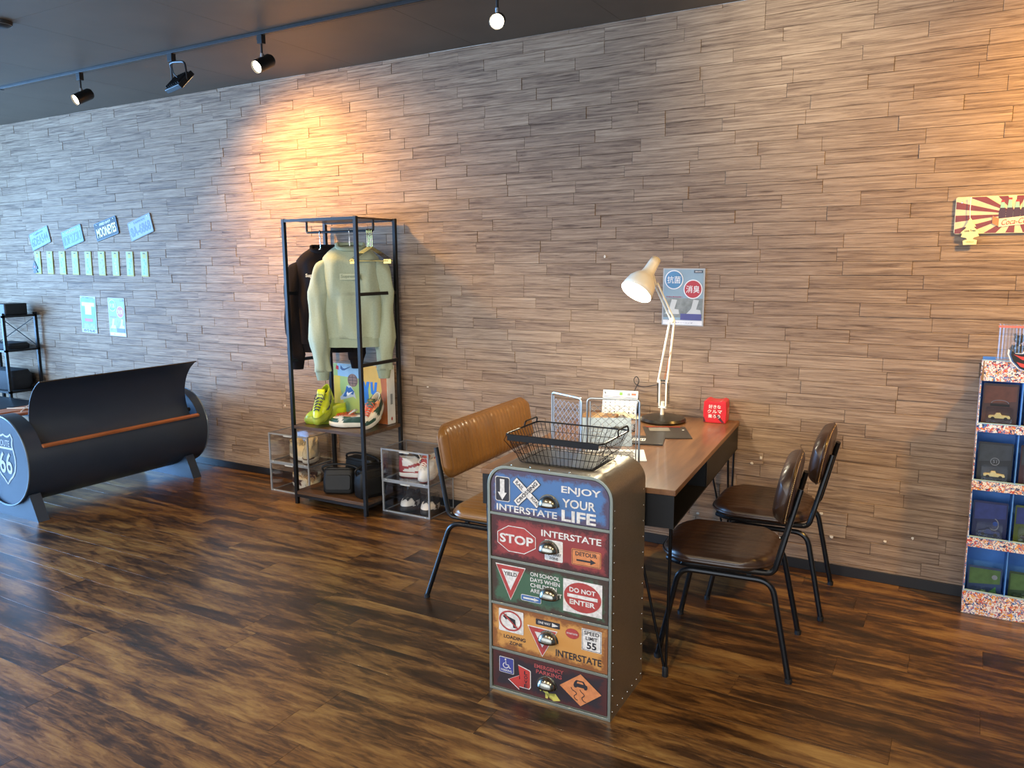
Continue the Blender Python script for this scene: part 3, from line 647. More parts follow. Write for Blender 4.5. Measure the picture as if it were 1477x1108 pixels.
for sg in (-.026, .026):
    P = [J1+Vector((sg, .004, .10+0)), J1+Vector((sg*.95, .004, -.01))]
    n_ = 90; MB().tube([P[0].lerp(P[1], k/n_)+Vector((.0075*cos(k*1.05), .0075*sin(k*1.05), 0)) for k in range(n_+1)], .0018, 4).build('spring', mat('dark_spring', '#2b2b2b', .3, .7), dl)
MB().tube([J1+Vector((0, .0, .11)), J1+Vector((-.03, 0, .11)), J1+Vector((.03, 0, .11))], .005, 6).build('pivot_pin', K_DARK, dl)
for sg in (-.022, .016): MB().tube([J1+Vector((sg*1.3, 0, .10)), J2+Vector((sg*.6, 0, 0))], .0058, 8).build('lower_arm', cream, dl)
MB().tube([J1+Vector((.004, .004, .12)), J1.lerp(J2, .62)+Vector((.008, .003, .0))], .0022, 6).build('spring_rod', mat('copper_wire', '#c06a35', .4, .3), dl)
MB().ell(J2.x, J2.y, J2.z, .012, .012, .016).build('elbow', cream, dl)
for q in (-.009, .009): MB().tube([J2+Vector((q, 0, 0)), J3+Vector((q, 0, .01))], .005, 8).build('upper_arm', cream, dl)
sdv = Vector((-.26, -.60, -.76)).normalized(); SH = W2L(-1.318, 3.70, 1.575)
T = cone_T(SH, sdv)
shp = [(.024, .02), (.027, -.012), (.029, -.05), (.034, -.075), (.055, -.10), (.070, -.125), (.077, -.16), (.079, -.185)]
sh = MB().loft([[(r*cos(2*pi*k/36), r*sin(2*pi*k/36), z) for k in range(36)] for r, z in shp], cap=False, T=T).build('shade', cream, dl); sh.modifiers.new('s', 'SOLIDIFY').thickness = .002
MB().lathe([(.001, .026), (.018, .025), (.024, .02), (.024, .012), (.001, .012)], 24, T).build('shade_cap', cream, dl)
MB().ell(0, 0, -.120, .030, .030, .038, T=T).build('bulb', mat('bulb_lit', '#fff4d8', .3, emit=16), dl)
MB().tube([J3, SH+sdv*.03], .006, 8).build('shade_joint', cream, dl)
bl = bpy.data.lights.new('bulb_light', 'POINT'); bl.energy = 28; bl.color = (1, .90, .68); bl.shadow_soft_size = .03
bo = bpy.data.objects.new('bulb_light', bl); C.objects.link(bo); bo.location = O+SH+sdv*.190; bo.rotation_euler = sdv.to_track_quat('-Z', 'Y').to_euler()
ck = smooth_path([(-1.33, 3.93, .81), (-1.345, 3.99, .93), (-1.42, 4.07, .915), (-1.50, 4.085, .895), (-1.545, 4.085, .905), (-1.560, 4.085, .93), (-1.545, 4.085, .95), (-1.53, 4.085, .925), (-1.55, 4.085, .88), (-1.58, 4.06, .775)], 6)
MB().tube([Vector(q)-O for q in ck], .0022, 6).build('cord', K_DARK, dl)
# ------------------------------------------------------------------ things on the table
ZT = .7505
zinc = mat('galvanised_wire', '#b9c0c4', .3, .8)
def wire_gate(label, p0, p1, z0, z1):
    p0 = Vector(p0); p1 = Vector(p1); Lg = (p1-p0).length; t = thing('mesh_gate', label, 'wire gate', (*p0, ZT), math.atan2(p1.y-p0.y, p1.x-p0.x), 'miniature chain-link gates on the table')
    H_ = z1
    MB().tube(fillet([(0, 0, 0), (0, 0, H_), (Lg, 0, H_), (Lg, 0, 0)], .018), .0042, 8).build('frame', zinc, t)
    a, b, zz0, zz1 = .012, Lg-.012, .035, H_-.012
    MB().tube([(a, 0, zz0), (a, 0, zz1)], .0022, 6).build('tension_bar', zinc, t); MB().tube([(b, 0, zz0), (b, 0, zz1)], .0022, 6).build('tension_bar', zinc, t)
    MB().tube([(0, 0, .022), (Lg, 0, .022)], .0035, 6).build('bottom_rail', zinc, t)
    mb = MB(); cell = .026; n_ = int((b-a)/cell)
    cw = (b-a)/n_
    for k in range(-int((zz1-zz0)/cell)-1, n_+1):
        for sg in (1, -1):
            pts = []
            m_ = int((zz1-zz0)/cell)+1
            for q in range(m_*2+1):
                u = k*cw+q*cw/2; z = zz0+q*cell/2
                if sg < 0: u = (b-a)-u
                if 0 <= u <= b-a+1e-6 and z <= zz1: pts.append((a+u, .0012*(1 if q % 2 else -1)*sg, z))
            if len(pts) > 1: mb.tube(pts, .0009, 4)
    o_ = mb.build('chain_link', zinc, t); o_['kind'] = 'stuff'
    MB().tube([(Lg-.006 if 'left' in label else .002, .0, H_*.58+.008*cos(q*pi/6)) if 0 else ((Lg+.004 if 'left' in label else -.004)+.006*cos(q*pi/6), 0, H_*.62+.006*sin(q*pi/6)) for q in range(12)], .0016, 5, closed=True).build('hinge_ring', zinc, t)
    return t
wire_gate('small chain-link gate panel turned edgewise, left of the hinged pair on the table', (-1.432, 2.83), (-1.262, 2.745), 0, .305)
wire_gate('small chain-link gate panel facing the camera, right of the hinged pair on the table', (-1.246, 2.765), (-1.052, 2.822), 0, .305)
def on_table(name, label, cat, x, y, rz, z=ZT, group=None): return thing(name, label, cat, (x, y, z), rz, group)
# calendar
cl = on_table('desk_calendar', 'white spiral desk calendar standing at the back of the table', 'calendar', -1.605, 4.005, R(8))
T = Matrix.Rotation(R(-14), 4, 'X')
MB().box(-.098, .098, -.0012, .0012, 0, .133, Matrix.Translation((0, -.03, 0)) @ T).build('front_sheet', K_PAPER, cl, smooth=False)
MB().box(-.098, .098, -.0012, .0012, 0, .133, Matrix.Translation((0, .035, 0)) @ Matrix.Rotation(R(14), 4, 'X')).build('easel_back', mat('black_card', '#1d1d20', .6), cl, smooth=False)
q_ = T.to_3x3(); sf = Surf(cl, Vector((0, -.0316, 0)), (1, 0, 0), q_ @ Vector((0, 0, 1)))
for i in range(7):
    for j in range(5): sf.text(K_INK, str(1+i+7*j) if 1+i+7*j <= 30 else '1', -.080+i*.0267, .080-j*.017, .008, .008, .0012, bold=0)
sf.rect('header_line', K_INK, -.092, .092, .0955, .0975); sf.text(K_INK, '9', -.085, .115, .010, .016, .0012); sf.rect('print_block', mat('green_print', '#7fae4a', .5), -.005, .012, .106, .122); sf.rect('print_block', mat('grey_print', '#8a8f92', .5), .040, .056, .106, .120); sf.rect('print_block', mat('coral_print', '#cf6f56', .5), .062, .088, .108, .120)
mb = MB()
for k in range(24): mb.tube([(-.09+.0078*k, -.002+.004*cos(a), .130+.006*sin(a)) for a in [2*pi*i/8 for i in range(8)]], .0007, 4, closed=True)
mb.build('spiral_binding', K_CHROME, cl)
# red cube
RC = mat('red_gloss_card', '#c3202c', .3, var=.04)
rb = on_table('red_box', 'bright red cube-shaped box with white Japanese lettering on the table corner', 'box', -1.082, 4.038, R(6))
MB().prism([(-.056, 0), (.056, 0), (.059, .06), (.056, .112), (.040, .120), (.018, .112), (-.018, .112), (-.040, .120), (-.056, .112), (-.059, .06)], -.056, .050, 'y').build('carton', RC, rb, bev=.003)
sf = Surf(rb, (0, -.056, 0), (1, 0, 0), (0, 0, 1))
sf.poly('dark_stripe', mat('maroon_print', '#4a1420', .4), [(.005, .04), (.018, .045), (.050, .004), (.036, .004)]); sf.poly('dark_stripe', mat('maroon_print', '#4a1420', .4), [(-.056, .004), (-.044, .004), (-.054, .030), (-.056, .030)])
sf.text(K_WHITE, '好きな', .0, .086, .062, .020, bold=.01); sf.text(K_WHITE, 'クルマ', 0, .061, .074, .019, bold=.01); sf.text(K_WHITE, '乗ろう', -.002, .036, .062, .019, bold=.01)
sf = Surf(rb, (.0565, 0, 0), (0, 1, 0), (0, 0, 1)); sf.text(K_WHITE, '好きな', 0, .070, .05, .016, .004, bold=.01); sf.text(K_WHITE, 'クルマ', 0, .050, .05, .016, .004)
# papers, folders, magazines
def sheet(name, label, cat, x, y, w_, d_, rz, m_, z, th=.003, curl=0, decals=None, group=None):
    t = thing(name, label, cat, (x, y, z), rz, group); MB().box(-w_/2, w_/2, -d_/2, d_/2, 0, th).build('cover', m_, t, smooth=False)
    sf = Surf(t, (0, 0, th), (1, 0, 0), (0, 1, 0))
    if decals: decals(sf)
    return t
lb = on_table('leaflet_card', 'pale blue leaflet card leaning up behind the chain-link gate', 'leaflet', -1.365, 3.245, R(24))
T = Matrix.Rotation(R(-50), 4, 'X')
MB().box(-.115, .115, -.001, .001, 0, .165, T).build('card', mat('pale_blue_card', '#8d9fb0', .6), lb, smooth=False)
sf = Surf(lb, (0, -.0012, 0), (1, 0, 0), T.to_3x3() @ Vector((0, 0, 1))); sf.rect('print_line', K_INK, -.09, .02, .016, .019); sf.poly('bird_print', K_INK, [(.02, .108), (.045, .116), (.06, .111), (.085, .118), (.095, .110), (.07, .102), (.05, .104)])
for q in range(4): sf.rect('print_line', mat('grey_print', '#8a8f92', .5), -.095, -.01-.01*q, .10-.018*q, .104-.018*q)
MB().prism([(.02, 0), (.10, 0), (.100, .082), (.096, .086)], -.02, -.018, 'x').build('prop_stand', K_PAPER, lb, smooth=False)
DK = mat('charcoal_cover', '#2b2a28', .35); 
sheet('magazine', 'dark grey magazine lying under the front edge of the lamp base', 'magazine', -1.215, 3.640, .21, .26, R(25), DK, ZT, .004, decals=lambda s: (s.rect('photo_print', mat('grey_photo', '#77736a', .4), -.08, .02, .02, .10), s.rect('red_strip', RC, -.09, .08, .118, .124), s.disc('white_dot', K_WHITE, .085, .05, .006)))
sheet('folder', 'dark folder with a pale label in front of the dark grey magazine', 'folder', -1.275, 3.42, .23, .17, R(15), DK, ZT, .006, decals=lambda s: (s.rect('label_patch', K_WHITE, -.03, .03, -.03, .02), s.text(K_INK, '|||||', 0, -.005, .05, .03, .0016)))
sheet('document_stack', 'loose printed documents lying behind the chain-link gates', 'papers', -1.265, 3.10, .26, .20, R(24), K_PAPER, ZT, .004, decals=lambda s: [s.rect('print_line', mat('grey_photo', '#77736a', .4), -.11, .08, -.07+.022*q, -.058+.022*q) for q in range(6)])
tb = on_table('tablet_computer', 'black tablet lying under the left side of the desk lamp', 'tablet', -1.50, 3.62, R(20))
MB().prism(rrect(-.12, .12, -.085, .085, .012), 0, .008).build('housing', K_BLACK, tb, bev=.002); MB().prism(rrect(-.112, .112, -.077, .077, .006), .008, .0086).build('screen', mat('dark_screen', '#0c0e12', .08), tb, smooth=False)
bx_ = on_table('brown_carton', 'flat brown cardboard box behind the chain-link gates in front of the calendar', 'box', -1.62, 3.74, R(8))
MB().box(-.09, .09, -.07, .07, 0, .035).build('carton', mat('kraft_card', '#8b6a48', .7), bx_, bev=.001); MB().box(-.02, .02, -.0705, .0705, .035, .0355).build('tape', mat('tape', '#b89a6c', .3), bx_, smooth=False)
# crumpled cloth on the lamp base
cv = MB(); n_ = 18; V = []
for i in range(n_+1):
    for j in range(n_+1):
        u, v_ = i/n_, j/n_; x = -.12+.24*u; y = -.045+.09*v_*(1-.3*u); z = .040-.018*abs(2*u-1)**2+.014*mn.noise(Vector((x*22, y*22, 3)))+.010*mn.noise(Vector((x*60, y*50, 1)))
        if u < .45: z = z*(.6+u*.9)+.008
        V.append((x, y, z))
cv.add(V, [(i*(n_+1)+j, i*(n_+1)+j+1, (i+1)*(n_+1)+j+1, (i+1)*(n_+1)+j) for i in range(n_) for j in range(n_)])
clo = cv.build('cloth', mat('ivory_cloth', '#d8d2b4', .85), None); clo.location = (-1.565, 3.900, .728); clo.rotation_euler = (0, 0, R(12)); clo.modifiers.new('s', 'SOLIDIFY').thickness = .002
tag(clo, 'crumpled ivory polishing cloth beside the desk lamp base', 'cloth')
# ------------------------------------------------------------------ clothes rack
RX0, RX1, RY0, RY1, RZ = -3.784, -3.172, 3.680, 4.075, 1.862
rack = thing('clothes_rack', 'tall black metal clothes rack with dark wood shelves and a hanging bar', 'clothes rack', ((RX0+RX1)/2, (RY0+RY1)/2, 0))
hw, hd_ = (RX1-RX0)/2, (RY1-RY0)/2; e = .011
for sx in (1, -1):
    for sy in (1, -1):
        cx_, cy_ = sx*(hw-e), sy*(hd_-e); MB().box(cx_-e, cx_+e, cy_-e, cy_+e, 0, RZ).build('post', K_BLACK, rack, bev=.001)
    for z in (1.395, .959, .06): MB().box(sx*(hw-e)-.008, sx*(hw-e)+.008, -hd_+2*e, hd_-2*e, z-.010, z+.010).build('side_rail', K_BLACK, rack, smooth=False)
rw = mat('dark_oak_board', '#3a2a1e', .4, sc=5, st=(1, 10, 10), col2='#5c432e', coat=.15)
for z in (.535, .090): MB().box(-hw+.002, hw-.002, -hd_+.002, hd_-.002, z-.022, z-.001).build('shelf', rw, rack, bev=.001)
MB().box(-hw+2*e, hw-2*e, -hd_+2*e, hd_-2*e, RZ-.014, RZ-.003).build('top_board', rw, rack, smooth=False)
for sy in (1, -1):
    for z in (RZ-.011, .058): MB().box(-hw+2*e, hw-2*e, sy*(hd_-e)-.009, sy*(hd_-e)+.009, z-.009, z+.009).build('cross_rail', K_BLACK, rack, smooth=False)
BX0, BX1, BYY, BZ = -3.742, -3.190, 3.862, 1.782
MB().tube(fillet([Vector(p)-rack.location for p in ((BX0, BYY, RZ-.014), (BX0, BYY, BZ), (BX1, BYY, BZ), (BX1, BYY, RZ-.014))], .012), .0075, 8).build('hanging_bar', K_BLACK, rack)
gold = mat('brass_wire', '#b8a060', .25, 1)
def hanger(label, x, m_, rz, shoulder=.20, drop=.085, clip=False, group=None, neck=.105):
    t = thing('clothes_hanger', label, 'clothes hanger', (x, BYY, BZ), rz, group)
    MB().tube([(0, .009+0*k, .0) if 0 else (0.0, .011*cos(a), .011*sin(a)) for k, a in enumerate([R(q) for q in range(-60, 181, 20)])]+[(0, -.006, -.02), (0, 0, -.035), (0, 0, -neck)], .0022, 6).build('hook', m_, t)
    MB().tube([(0, 0, -neck), (shoulder*.5, 0, -neck-drop*.45), (shoulder, 0, -neck-drop), (-shoulder, 0, -neck-drop), (-shoulder*.5, 0, -neck-drop*.45), (0, 0, -neck)], .0028 if clip else .004, 6).build('shoulder_bar', m_, t)
    if clip:
        for sg in (1, -1): MB().box(sg*shoulder*.86-.008, sg*shoulder*.86+.008, -.004, .004, -neck-drop-.018, -neck-drop+.010).build('clip', m_, t, bev=.001)
    return t
def sweatshirt(label, x, y, zt, rz, m_, mrib, Wd=.27, Ln=.66, text=None, tm=None, box=None, slv=.74, splay=(.055, .055), thick=.075, sd=1):
    """hanging sweatshirt: front faces local -y; neck opening at local (0,0,0)"""
    t = thing('sweatshirt', label, 'sweatshirt', (x, y, zt), rz, 'sweatshirts on the rack')
    rn = random.Random(sd); ph = [rn.uniform(0, 6) for _ in range(6)]
    def fold(x_, z_): return .017*sin(x_*29+ph[0]+z_*8)+.010*sin(x_*55+ph[1]-z_*12)+.004*mn.noise(Vector((x_*14, z_*9, sd)))
    rings = []; n = 40; m = 26
    for i in range(m+1):
        q = i/m; z = -.015-Ln*.93*q
        # half-width: neck, sloping shoulder, chest, slightly drawn in at the hem
        if q < .12: w_ = lerp(.085, Wd*.80, (q/.12)**.55)
        elif q < .3: w_ = lerp(Wd*.80, Wd*.86, (q-.12)/.18)
        else: w_ = Wd*(.86-.05*max(0, (q-.3)/.7))
        d_ = thick*(.35+.65*min(1, q/.15))*(1-.15*q); ring = []
        for k in range(n):
            a = 2*pi*k/n; cx_, sy_ = cos(a), sin(a); X = w_*(abs(cx_)**.75)*(1 if cx_ > 0 else -1); Y = d_*(abs(sy_)**.8)*(1 if sy_ > 0 else -1)
            Y += fold(X, z)*min(1, q*2.2+.1)*(1 if sy_ < 0 else .5)*(1-abs(cx_)**4); ring.append((X, Y, z+.012*(1 if sy_ > 0 else 0)*(q < .02)))
        rings.append(ring)
    body = MB().loft(rings).build('torso', m_, t, angle=80)
    # hem rib
    rr = []
    for i in range(5):
        q = i/4; w_ = Wd*(.81-.03*sin(pi*q)); d_ = thick*(.80-.06*q)
        rr.append([(w_*(abs(cos(a))**.75)*(1 if cos(a) > 0 else -1), d_*(abs(sin(a))**.8)*(1 if sin(a) > 0 else -1)+fold(w_*cos(a), -Ln)*.5+.0012*(k % 2), -Ln*.93-.012-.065*q+.006) for k, a in enumerate([2*pi*k/80 for k in range(80)])])
    MB().loft(rr).build('hem_band', mrib, t, angle=80)
    MB().tube([(.083*cos(a), -.004+.040*sin(a), -.012+.014*(sin(a) > 0)-.020*max(0, -sin(a))) for a in [2*pi*k/24 for k in range(24)]], .013, 8, closed=True).build('collar', mrib, t)
    for sg, sp in ((1, splay[1]), (-1, splay[0])):
        P = smooth_path([(sg*Wd*.56, .004, -.075), (sg*Wd*.74, .002, -.105), (sg*(Wd*.88), -.004, -.19), (sg*(Wd*.93+sp*.5), .004+.018*sg, -.38), (sg*(Wd*.90+sp*.9), -.004+.022*sg, -slv*.80), (sg*(Wd*.86+sp), -.008+.022*sg, -slv)], 5)
        N_ = len(P); rad = []
        for i in range(N_):
            q = i/(N_-1); rad.append(lerp(.030, .064, min(1, q*4)) if q < .25 else (lerp(.064, .078, (q-.25)/.5) if q < .75 else lerp(.078, .056, (q-.75)/.25))+.006*sin(q*26+ph[2])*(q > .5))
        rings = []
        for i, p in enumerate(P):
            q = i/(N_-1); ring = []
            for k in range(24):
                a = 2*pi*k/24; wob = 1+.10*sin(3*a+q*9+ph[3])*min(1, q*2)+.05*sin(5*a-q*17+ph[4])+.05*sin(q*55+ph[5]+2*a)*max(0, q-.55)*2
                tx = .55 if q < .15 else .0
                ring.append((p.x+sg*tx*0+rad[i]*.82*cos(a)*wob, p.y+rad[i]*.66*sin(a)*wob, p.z+(rad[i]*.55*cos(a)*sg*-1*max(0, .25-q)*3)))
            rings.append(ring)
        MB().loft(rings).build('sleeve', m_, t, angle=80)
        e_ = P[-1]
        MB().loft([[(e_.x+(.047-.004*j)*cos(2*pi*k/40)*(1+.02*(k % 2)), e_.y+(.036-.003*j)*sin(2*pi*k/40)*(1+.02*(k % 2)), e_.z+.008-.0215*j) for k in range(40)] for j in range(4)]).build('cuff', mrib, t, angle=80)
    if text:
        sf = Surf(t, (0, -thick*.96, 0), (1, 0, 0), (0, 0, 1)); tx, tz, tw, th_ = text[1:]
        if box: sf.rect('logo_box', box, tx-tw/2-.008, tx+tw/2+.008, tz-th_/2-.006, tz+th_/2+.006, lift=.010, r=.002)
        sf.text(tm, text[0], tx, tz, tw, th_, .014 if box else .024, bold=.025)
    return t
blk = mat('black_fleece', '#1d1819', .95, var=.15, sc=120, bump=.3, spec=.15); blkr = mat('black_rib', '#191516', .95, spec=.15, bump=.2, sc=200)
sage = mat('sage_fleece', '#a0ac98', .95, var=.06, sc=120, bump=.25, spec=.15); sager = mat('sage_rib', '#96a38f', .95, var=.06, spec=.15, bump=.25, sc=200)
hanger('silver hanger inside the black sweatshirt', -3.630, K_CHROME, R(27), .15)
hanger('silver hanger inside the sage green sweatshirt', -3.384, K_CHROME, R(34), .14)
for k in range(4): hanger(['gold clip hanger at the very end of the rack bar', 'gold clip hanger second from the bar end', 'gold clip hanger third from the bar end', 'gold clip hanger nearest the sage sweatshirt'][k], -3.200-.013*k, gold, R(24), .125, .085, True, 'gold clip hangers on the rack bar', neck=.10)
sweatshirt('black crew-neck sweatshirt with small white chest lettering, hanging on the left of the rack', -3.628, 3.895, 1.690, R(27), blk, blkr, .235, .66, ('Supreme', -.050, -.185, .105, .028), mat('white_flock', '#d8d8d4', .7), slv=.74, splay=(0.0, -.02), sd=4)
sweatshirt('sage green crew-neck sweatshirt with a tonal chest label, hanging on the right of the rack', -3.384, 3.868, 1.700, R(34), sage, sager, .220, .62, ('Supreme', .0, -.200, .110, .026), sager, mat('sage_label', '#b3bca4', .8), slv=.80, splay=(.012, -.005), sd=9)
# ------------------------------------------------------------------ sneakers
def shoe(name, label, loc, rot, L=.295, hi=.13, cols=None, over=(), lace=None, tongue=None, sole=None, group=None, fat=1.0, extra=None, cat='sneaker'):
    """low or high-top sneaker; heel at x=0, toe at x=L, sole on z=0"""
    t = thing(name, label, cat, loc, 0, group); t.rotation_euler = rot
    up_m = cols
    def outline(a, k=1.0):   # a: 0 toe, pi heel
        cx = L*.5; x = cx+L*.5*k*cos(a); s_ = x/L
        w_ = (.034+.018*sin(pi*min(1, max(0, s_))**1.25*.93))*fat
        r = abs(sin(a))**.72*(1 if sin(a) > 0 else -1); return x, w_*r*(1.12 if s_ > .5 else 1.0)
    n = 48
    def col(a):
        x = .052+.046*cos(a)+.010*(cos(a) > 0)*cos(a); return x, .027*(abs(sin(a))**.8)*(1 if sin(a) > 0 else -1)
    def P(u, a):
        bx, by = outline(a, .985); cx, cy = col(a); toe = max(0, cos(a))
        zc = hi*(1-.10*toe) if hi < .12 else hi*(1-.04*toe)
        b = Vector((bx, by*.97, .026)); d = Vector((cx, cy, zc-.012*abs(sin(a))))
        q = Vector((lerp(bx, cx, .06+.10*abs(sin(a))), by*(1.02-.25*toe*0), .026+lerp(hi*.62, .052, toe**.6)))
        return b*(1-u)**2+q*2*u*(1-u)+d*u*u
    rows = 16; ang = [2*pi*k/n for k in range(n)]
    rings = [[tuple(P(i/rows, a)) for a in ang] for i in range(rows+1)]
    inner = [[(x, y, z) for x, y, z in [(.052+(p[0]-.052)*.86, p[1]*.80, p[2]-dz) for p in rings[-1]]] for dz in (.002, .03, .06)]
    MB().loft(rings+inner, cap=False).build('upper', up_m, t, angle=70)
    MB().loft([[(.052+(p[0]-.052)*(.86-.1*j), p[1]*(.80-.1*j), rings[-1][0][2]-.045-.02*j) for p in rings[-1]] for j in range(2)]).build('lining', mat('dark_lining', '#26252a', .9), t)
    def overlay(nm, m_, test, off=.0018):
        mb = MB(); vs = []; f = []; keep = {}
        for i in range(rows):
            for k in range(n):
                um, am = (i+.5)/rows, (ang[k]+pi/n)
                p = P(um, am)
                if not test(p.x/L, p.z/hi, um, am if am < pi else am-2*pi, p): continue
                q4 = []
                for (ii, kk) in ((i, k), (i, k+1), (i+1, k+1), (i+1, k)):
                    key = (ii, kk % n)
                    if key not in keep:
                        a_ = ang[kk % n]; u_ = ii/rows; p0 = P(u_, a_); e1 = P(min(1, u_+.01), a_)-P(max(0, u_-.01), a_); e2 = P(u_, a_+.02)-P(u_, a_-.02)
                        nn = e2.cross(e1); nn = nn.normalized() if nn.length > 1e-9 else Vector((0, 0, 1)); 
                        keep[key] = len(vs); vs.append(p0+nn*off)
                    q4.append(keep[key])
                f.append(tuple(q4))
        if f:
            mb.add(vs, f); mb.build(nm, m_, t, angle=70)
    for nm, m_, test in over: overlay(nm, m_, test)
    so = [outline(a, 1.0) for a in ang]
    MB().loft([[(L/2+(x-L/2)*k, y*k*1.03, z+.010*max(0, (x/L-.8))*2) for x, y in so] for z, k in ((.0, .95), (.004, 1.0), (.022, 1.01), (.030, .985))]).build('midsole', sole[0], t, angle=50)
    MB().loft([[(L/2+(x-L/2)*k, y*k*1.03, z) for x, y in so] for z, k in ((-.004, .93), (.002, .965))]).build('outsole', sole[1], t)
    # tongue: padded plate rising in front of the ankle opening
    tz = hi; mb = MB(); rg = []
    for i in range(7):
        q = i/6; cxx = lerp(.155, .088, q) if hi > .1 else lerp(.16, .10, q); czz = lerp(hi*.62, hi*1.16, q)
        wv = lerp(.020, .031, q)*(1 if q < .9 else .85); th_ = lerp(.004, .010, q)
        rg.append([(cxx+th_*cos(a)*.9+.010*sin(pi*q), wv*sin(a), czz+th_*.5*cos(a)) for a in [2*pi*k/14 for k in range(14)]])
    mb.loft(rg).build('tongue', tongue, t, angle=70)
    # laces
    mb = MB(); a_ = Vector((.195, 0, P(.5, 0).z)); 
    for i in range(6):
        q = i/5; base = P(.55+.42*q, 0); x_ = base.x; wv = lerp(.016, .022, q)
        y2 = .0185; zz = base.z+.006
        mb.tube(smooth_path([(x_+.006, -wv-.004, zz-.008), (x_+.002, -wv*.5, zz+.001), (x_-.004, wv*.5, zz+.001), (x_-.006, wv+.004, zz-.008)], 3), .0026, 6)
        mb.tube(smooth_path([(x_+.006, wv+.004, zz-.008), (x_+.002, wv*.5, zz+.003), (x_-.004, -wv*.5, zz+.003), (x_-.006, -wv-.004, zz-.008)], 3), .0026, 6)
    tp = P(.99, 0)
    for sg in (1, -1): mb.tube(smooth_path([(tp.x+.01, 0, tp.z+.01), (tp.x+.02, sg*.020, tp.z+.018), (tp.x+.035, sg*.034, tp.z-.002), (tp.x+.03, sg*.030, tp.z-.018)], 4), .0022, 6)
    mb.build('laces', lace, t)
    if extra: extra(t, P, overlay)
    return t
isheel = lambda x, z, u, a, p: x < .22 and z < .72
istoecap = lambda x, z, u, a, p: x > .74 and p.z < .052
istoebox = lambda x, z, u, a, p: x > .66 and p.z >= .048
isstay = lambda x, z, u, a, p: .30 < x < .66 and u > .55 and abs(p.y) > .008
iscollar = lambda x, z, u, a, p: u > .80 and x < .32
isfox = lambda x, z, u, a, p: p.z < .040
def swoosh(x, z, u, a, p):
    s_ = (x-.12)/.62
    if not 0 < s_ < 1: return False
    mid = .040+.030*(1-s_)**1.0*0+.034*s_**0*0+.052*(1-s_)*(1-s_)*.9+.012*s_; return abs(p.z-mid-.006) < .009*(sin(pi*min(1, s_*.9+.1))) and .05 < u < .8
lime = mat('lime_leather', '#a5b62b', .35, var=.05, coat=.2); lime2 = mat('bright_lime_leather', '#b9cb1f', .35, var=.04, coat=.2); limes = mat('lime_sole', '#98a838', .5)
navy = mat('grey_navy_laces', '#3c4250', .7)
shoe('sneaker', 'lime green high-top sneaker lying level on the rack shelf, toe to the left', (-3.515, 3.920, .540), (0, 0, R(213)), L=.28, hi=.135, cols=lime, over=[('toe_box', lime2, istoebox), ('heel_panel', lime2, isheel), ('eyestay', limes, isstay)], lace=navy, tongue=lime2, sole=(limes, lime), group='sneakers on the rack shelf')
shoe('sneaker', 'lime green high-top sneaker propped up with its toe pointing towards the camera', (-3.640, 3.925, .688), (0, R(31), R(-74)), L=.275, hi=.130, cols=lime, over=[('toe_box', lime2, istoebox), ('toe_cap', limes, istoecap), ('heel_panel', lime2, isheel), ('side_stripe', navy, swoosh)], lace=navy, tongue=lime2, sole=(limes, lime), group='sneakers on the rack shelf')
dgreen = mat('dark_green_leather', '#1f4638', .4, coat=.2); offw = mat('offwhite_leather', '#d5cfbd', .45); org = mat('orange_laces', '#d2502a', .7); solew = mat('offwhite_sole', '#d9d5c6', .5); brnsole = mat('dark_sole', '#2c2a28', .6)
shoe('sneaker', 'dark green and white sneaker with orange laces lying level, toe to the left', (-3.275, 3.885, .540), (0, 0, R(205)), L=.28, hi=.090, cols=offw, over=[('toe_cap', dgreen, istoecap), ('side_panel', dgreen, lambda x, z, u, a, p: x < .62 and .30 < z < .75 and x > .2), ('heel_panel', dgreen, isheel), ('collar_panel', dgreen, iscollar), ('eyestay', mat('peach_suede', '#c98a6a', .7), isstay)], lace=org, tongue=offw, sole=(solew, brnsole), group='sneakers on the rack shelf')
shoe('sneaker', 'dark green and white sneaker with orange laces propped up, toe towards the camera', (-3.250, 3.965, .680), (0, R(30), R(-78)), L=.27, hi=.100, cols=offw, over=[('toe_cap', dgreen, istoecap), ('side_panel', dgreen, lambda x, z, u, a, p: .2 < x < .62 and .30 < z < .75), ('heel_panel', dgreen, isheel), ('collar_panel', dgreen, iscollar), ('eyestay', mat('peach_suede', '#c98a6a', .7), isstay)], lace=org, tongue=dgreen, sole=(solew, brnsole), group='sneakers on the rack shelf')
# ------------------------------------------------------------------ printed paper bag behind the sneakers
pb = thing('printed_shopping_bag', 'tall printed paper bag with a sneaker picture standing behind the green sneakers', 'bag', (-3.440, 4.015, .536), 0)
MB().box(-.228, .228, -.040, .040, 0, .385).build('bag_body', mat('glossy_white_card', '#d9dcdc', .35), pb, bev=.003)
sf = Surf(pb, (0, -.0402, 0), (1, 0, 0), (0, 0, 1))
sf.rect('print_field', mat('print_pale_green', '#9fb46a', .4), -.226, .226, .002, .383, lift=.0004, th=.0003)
sf.poly('print_field', mat('print_yellow', '#d8b83c', .4), [(-.226, .002), (-.14, .002), (-.145, .12), (-.175, .22), (-.17, .30), (-.226, .30)], .0008, .0003)
sf.poly('print_field', mat('print_sky', '#8fb4cf', .4), [(-.19, .30), (.02, .29), (.02, .383), (-.19, .383)], .0008, .0003)
sf.poly('print_field', mat('print_gold', '#d0a445', .4), [(.03, .383), (.226, .383), (.226, .002), (.19, .002), (.18, .16), (.10, .24), (.03, .26)], .0008, .0003)
sf.poly('print_field', mat('print_orange', '#b8622c', .4), [(.226, .36), (.226, .002), (.150, .002), (.140, .10), (.185, .22), (.175, .30), (.14, .383), (.17, .383)], .0013, .0003)
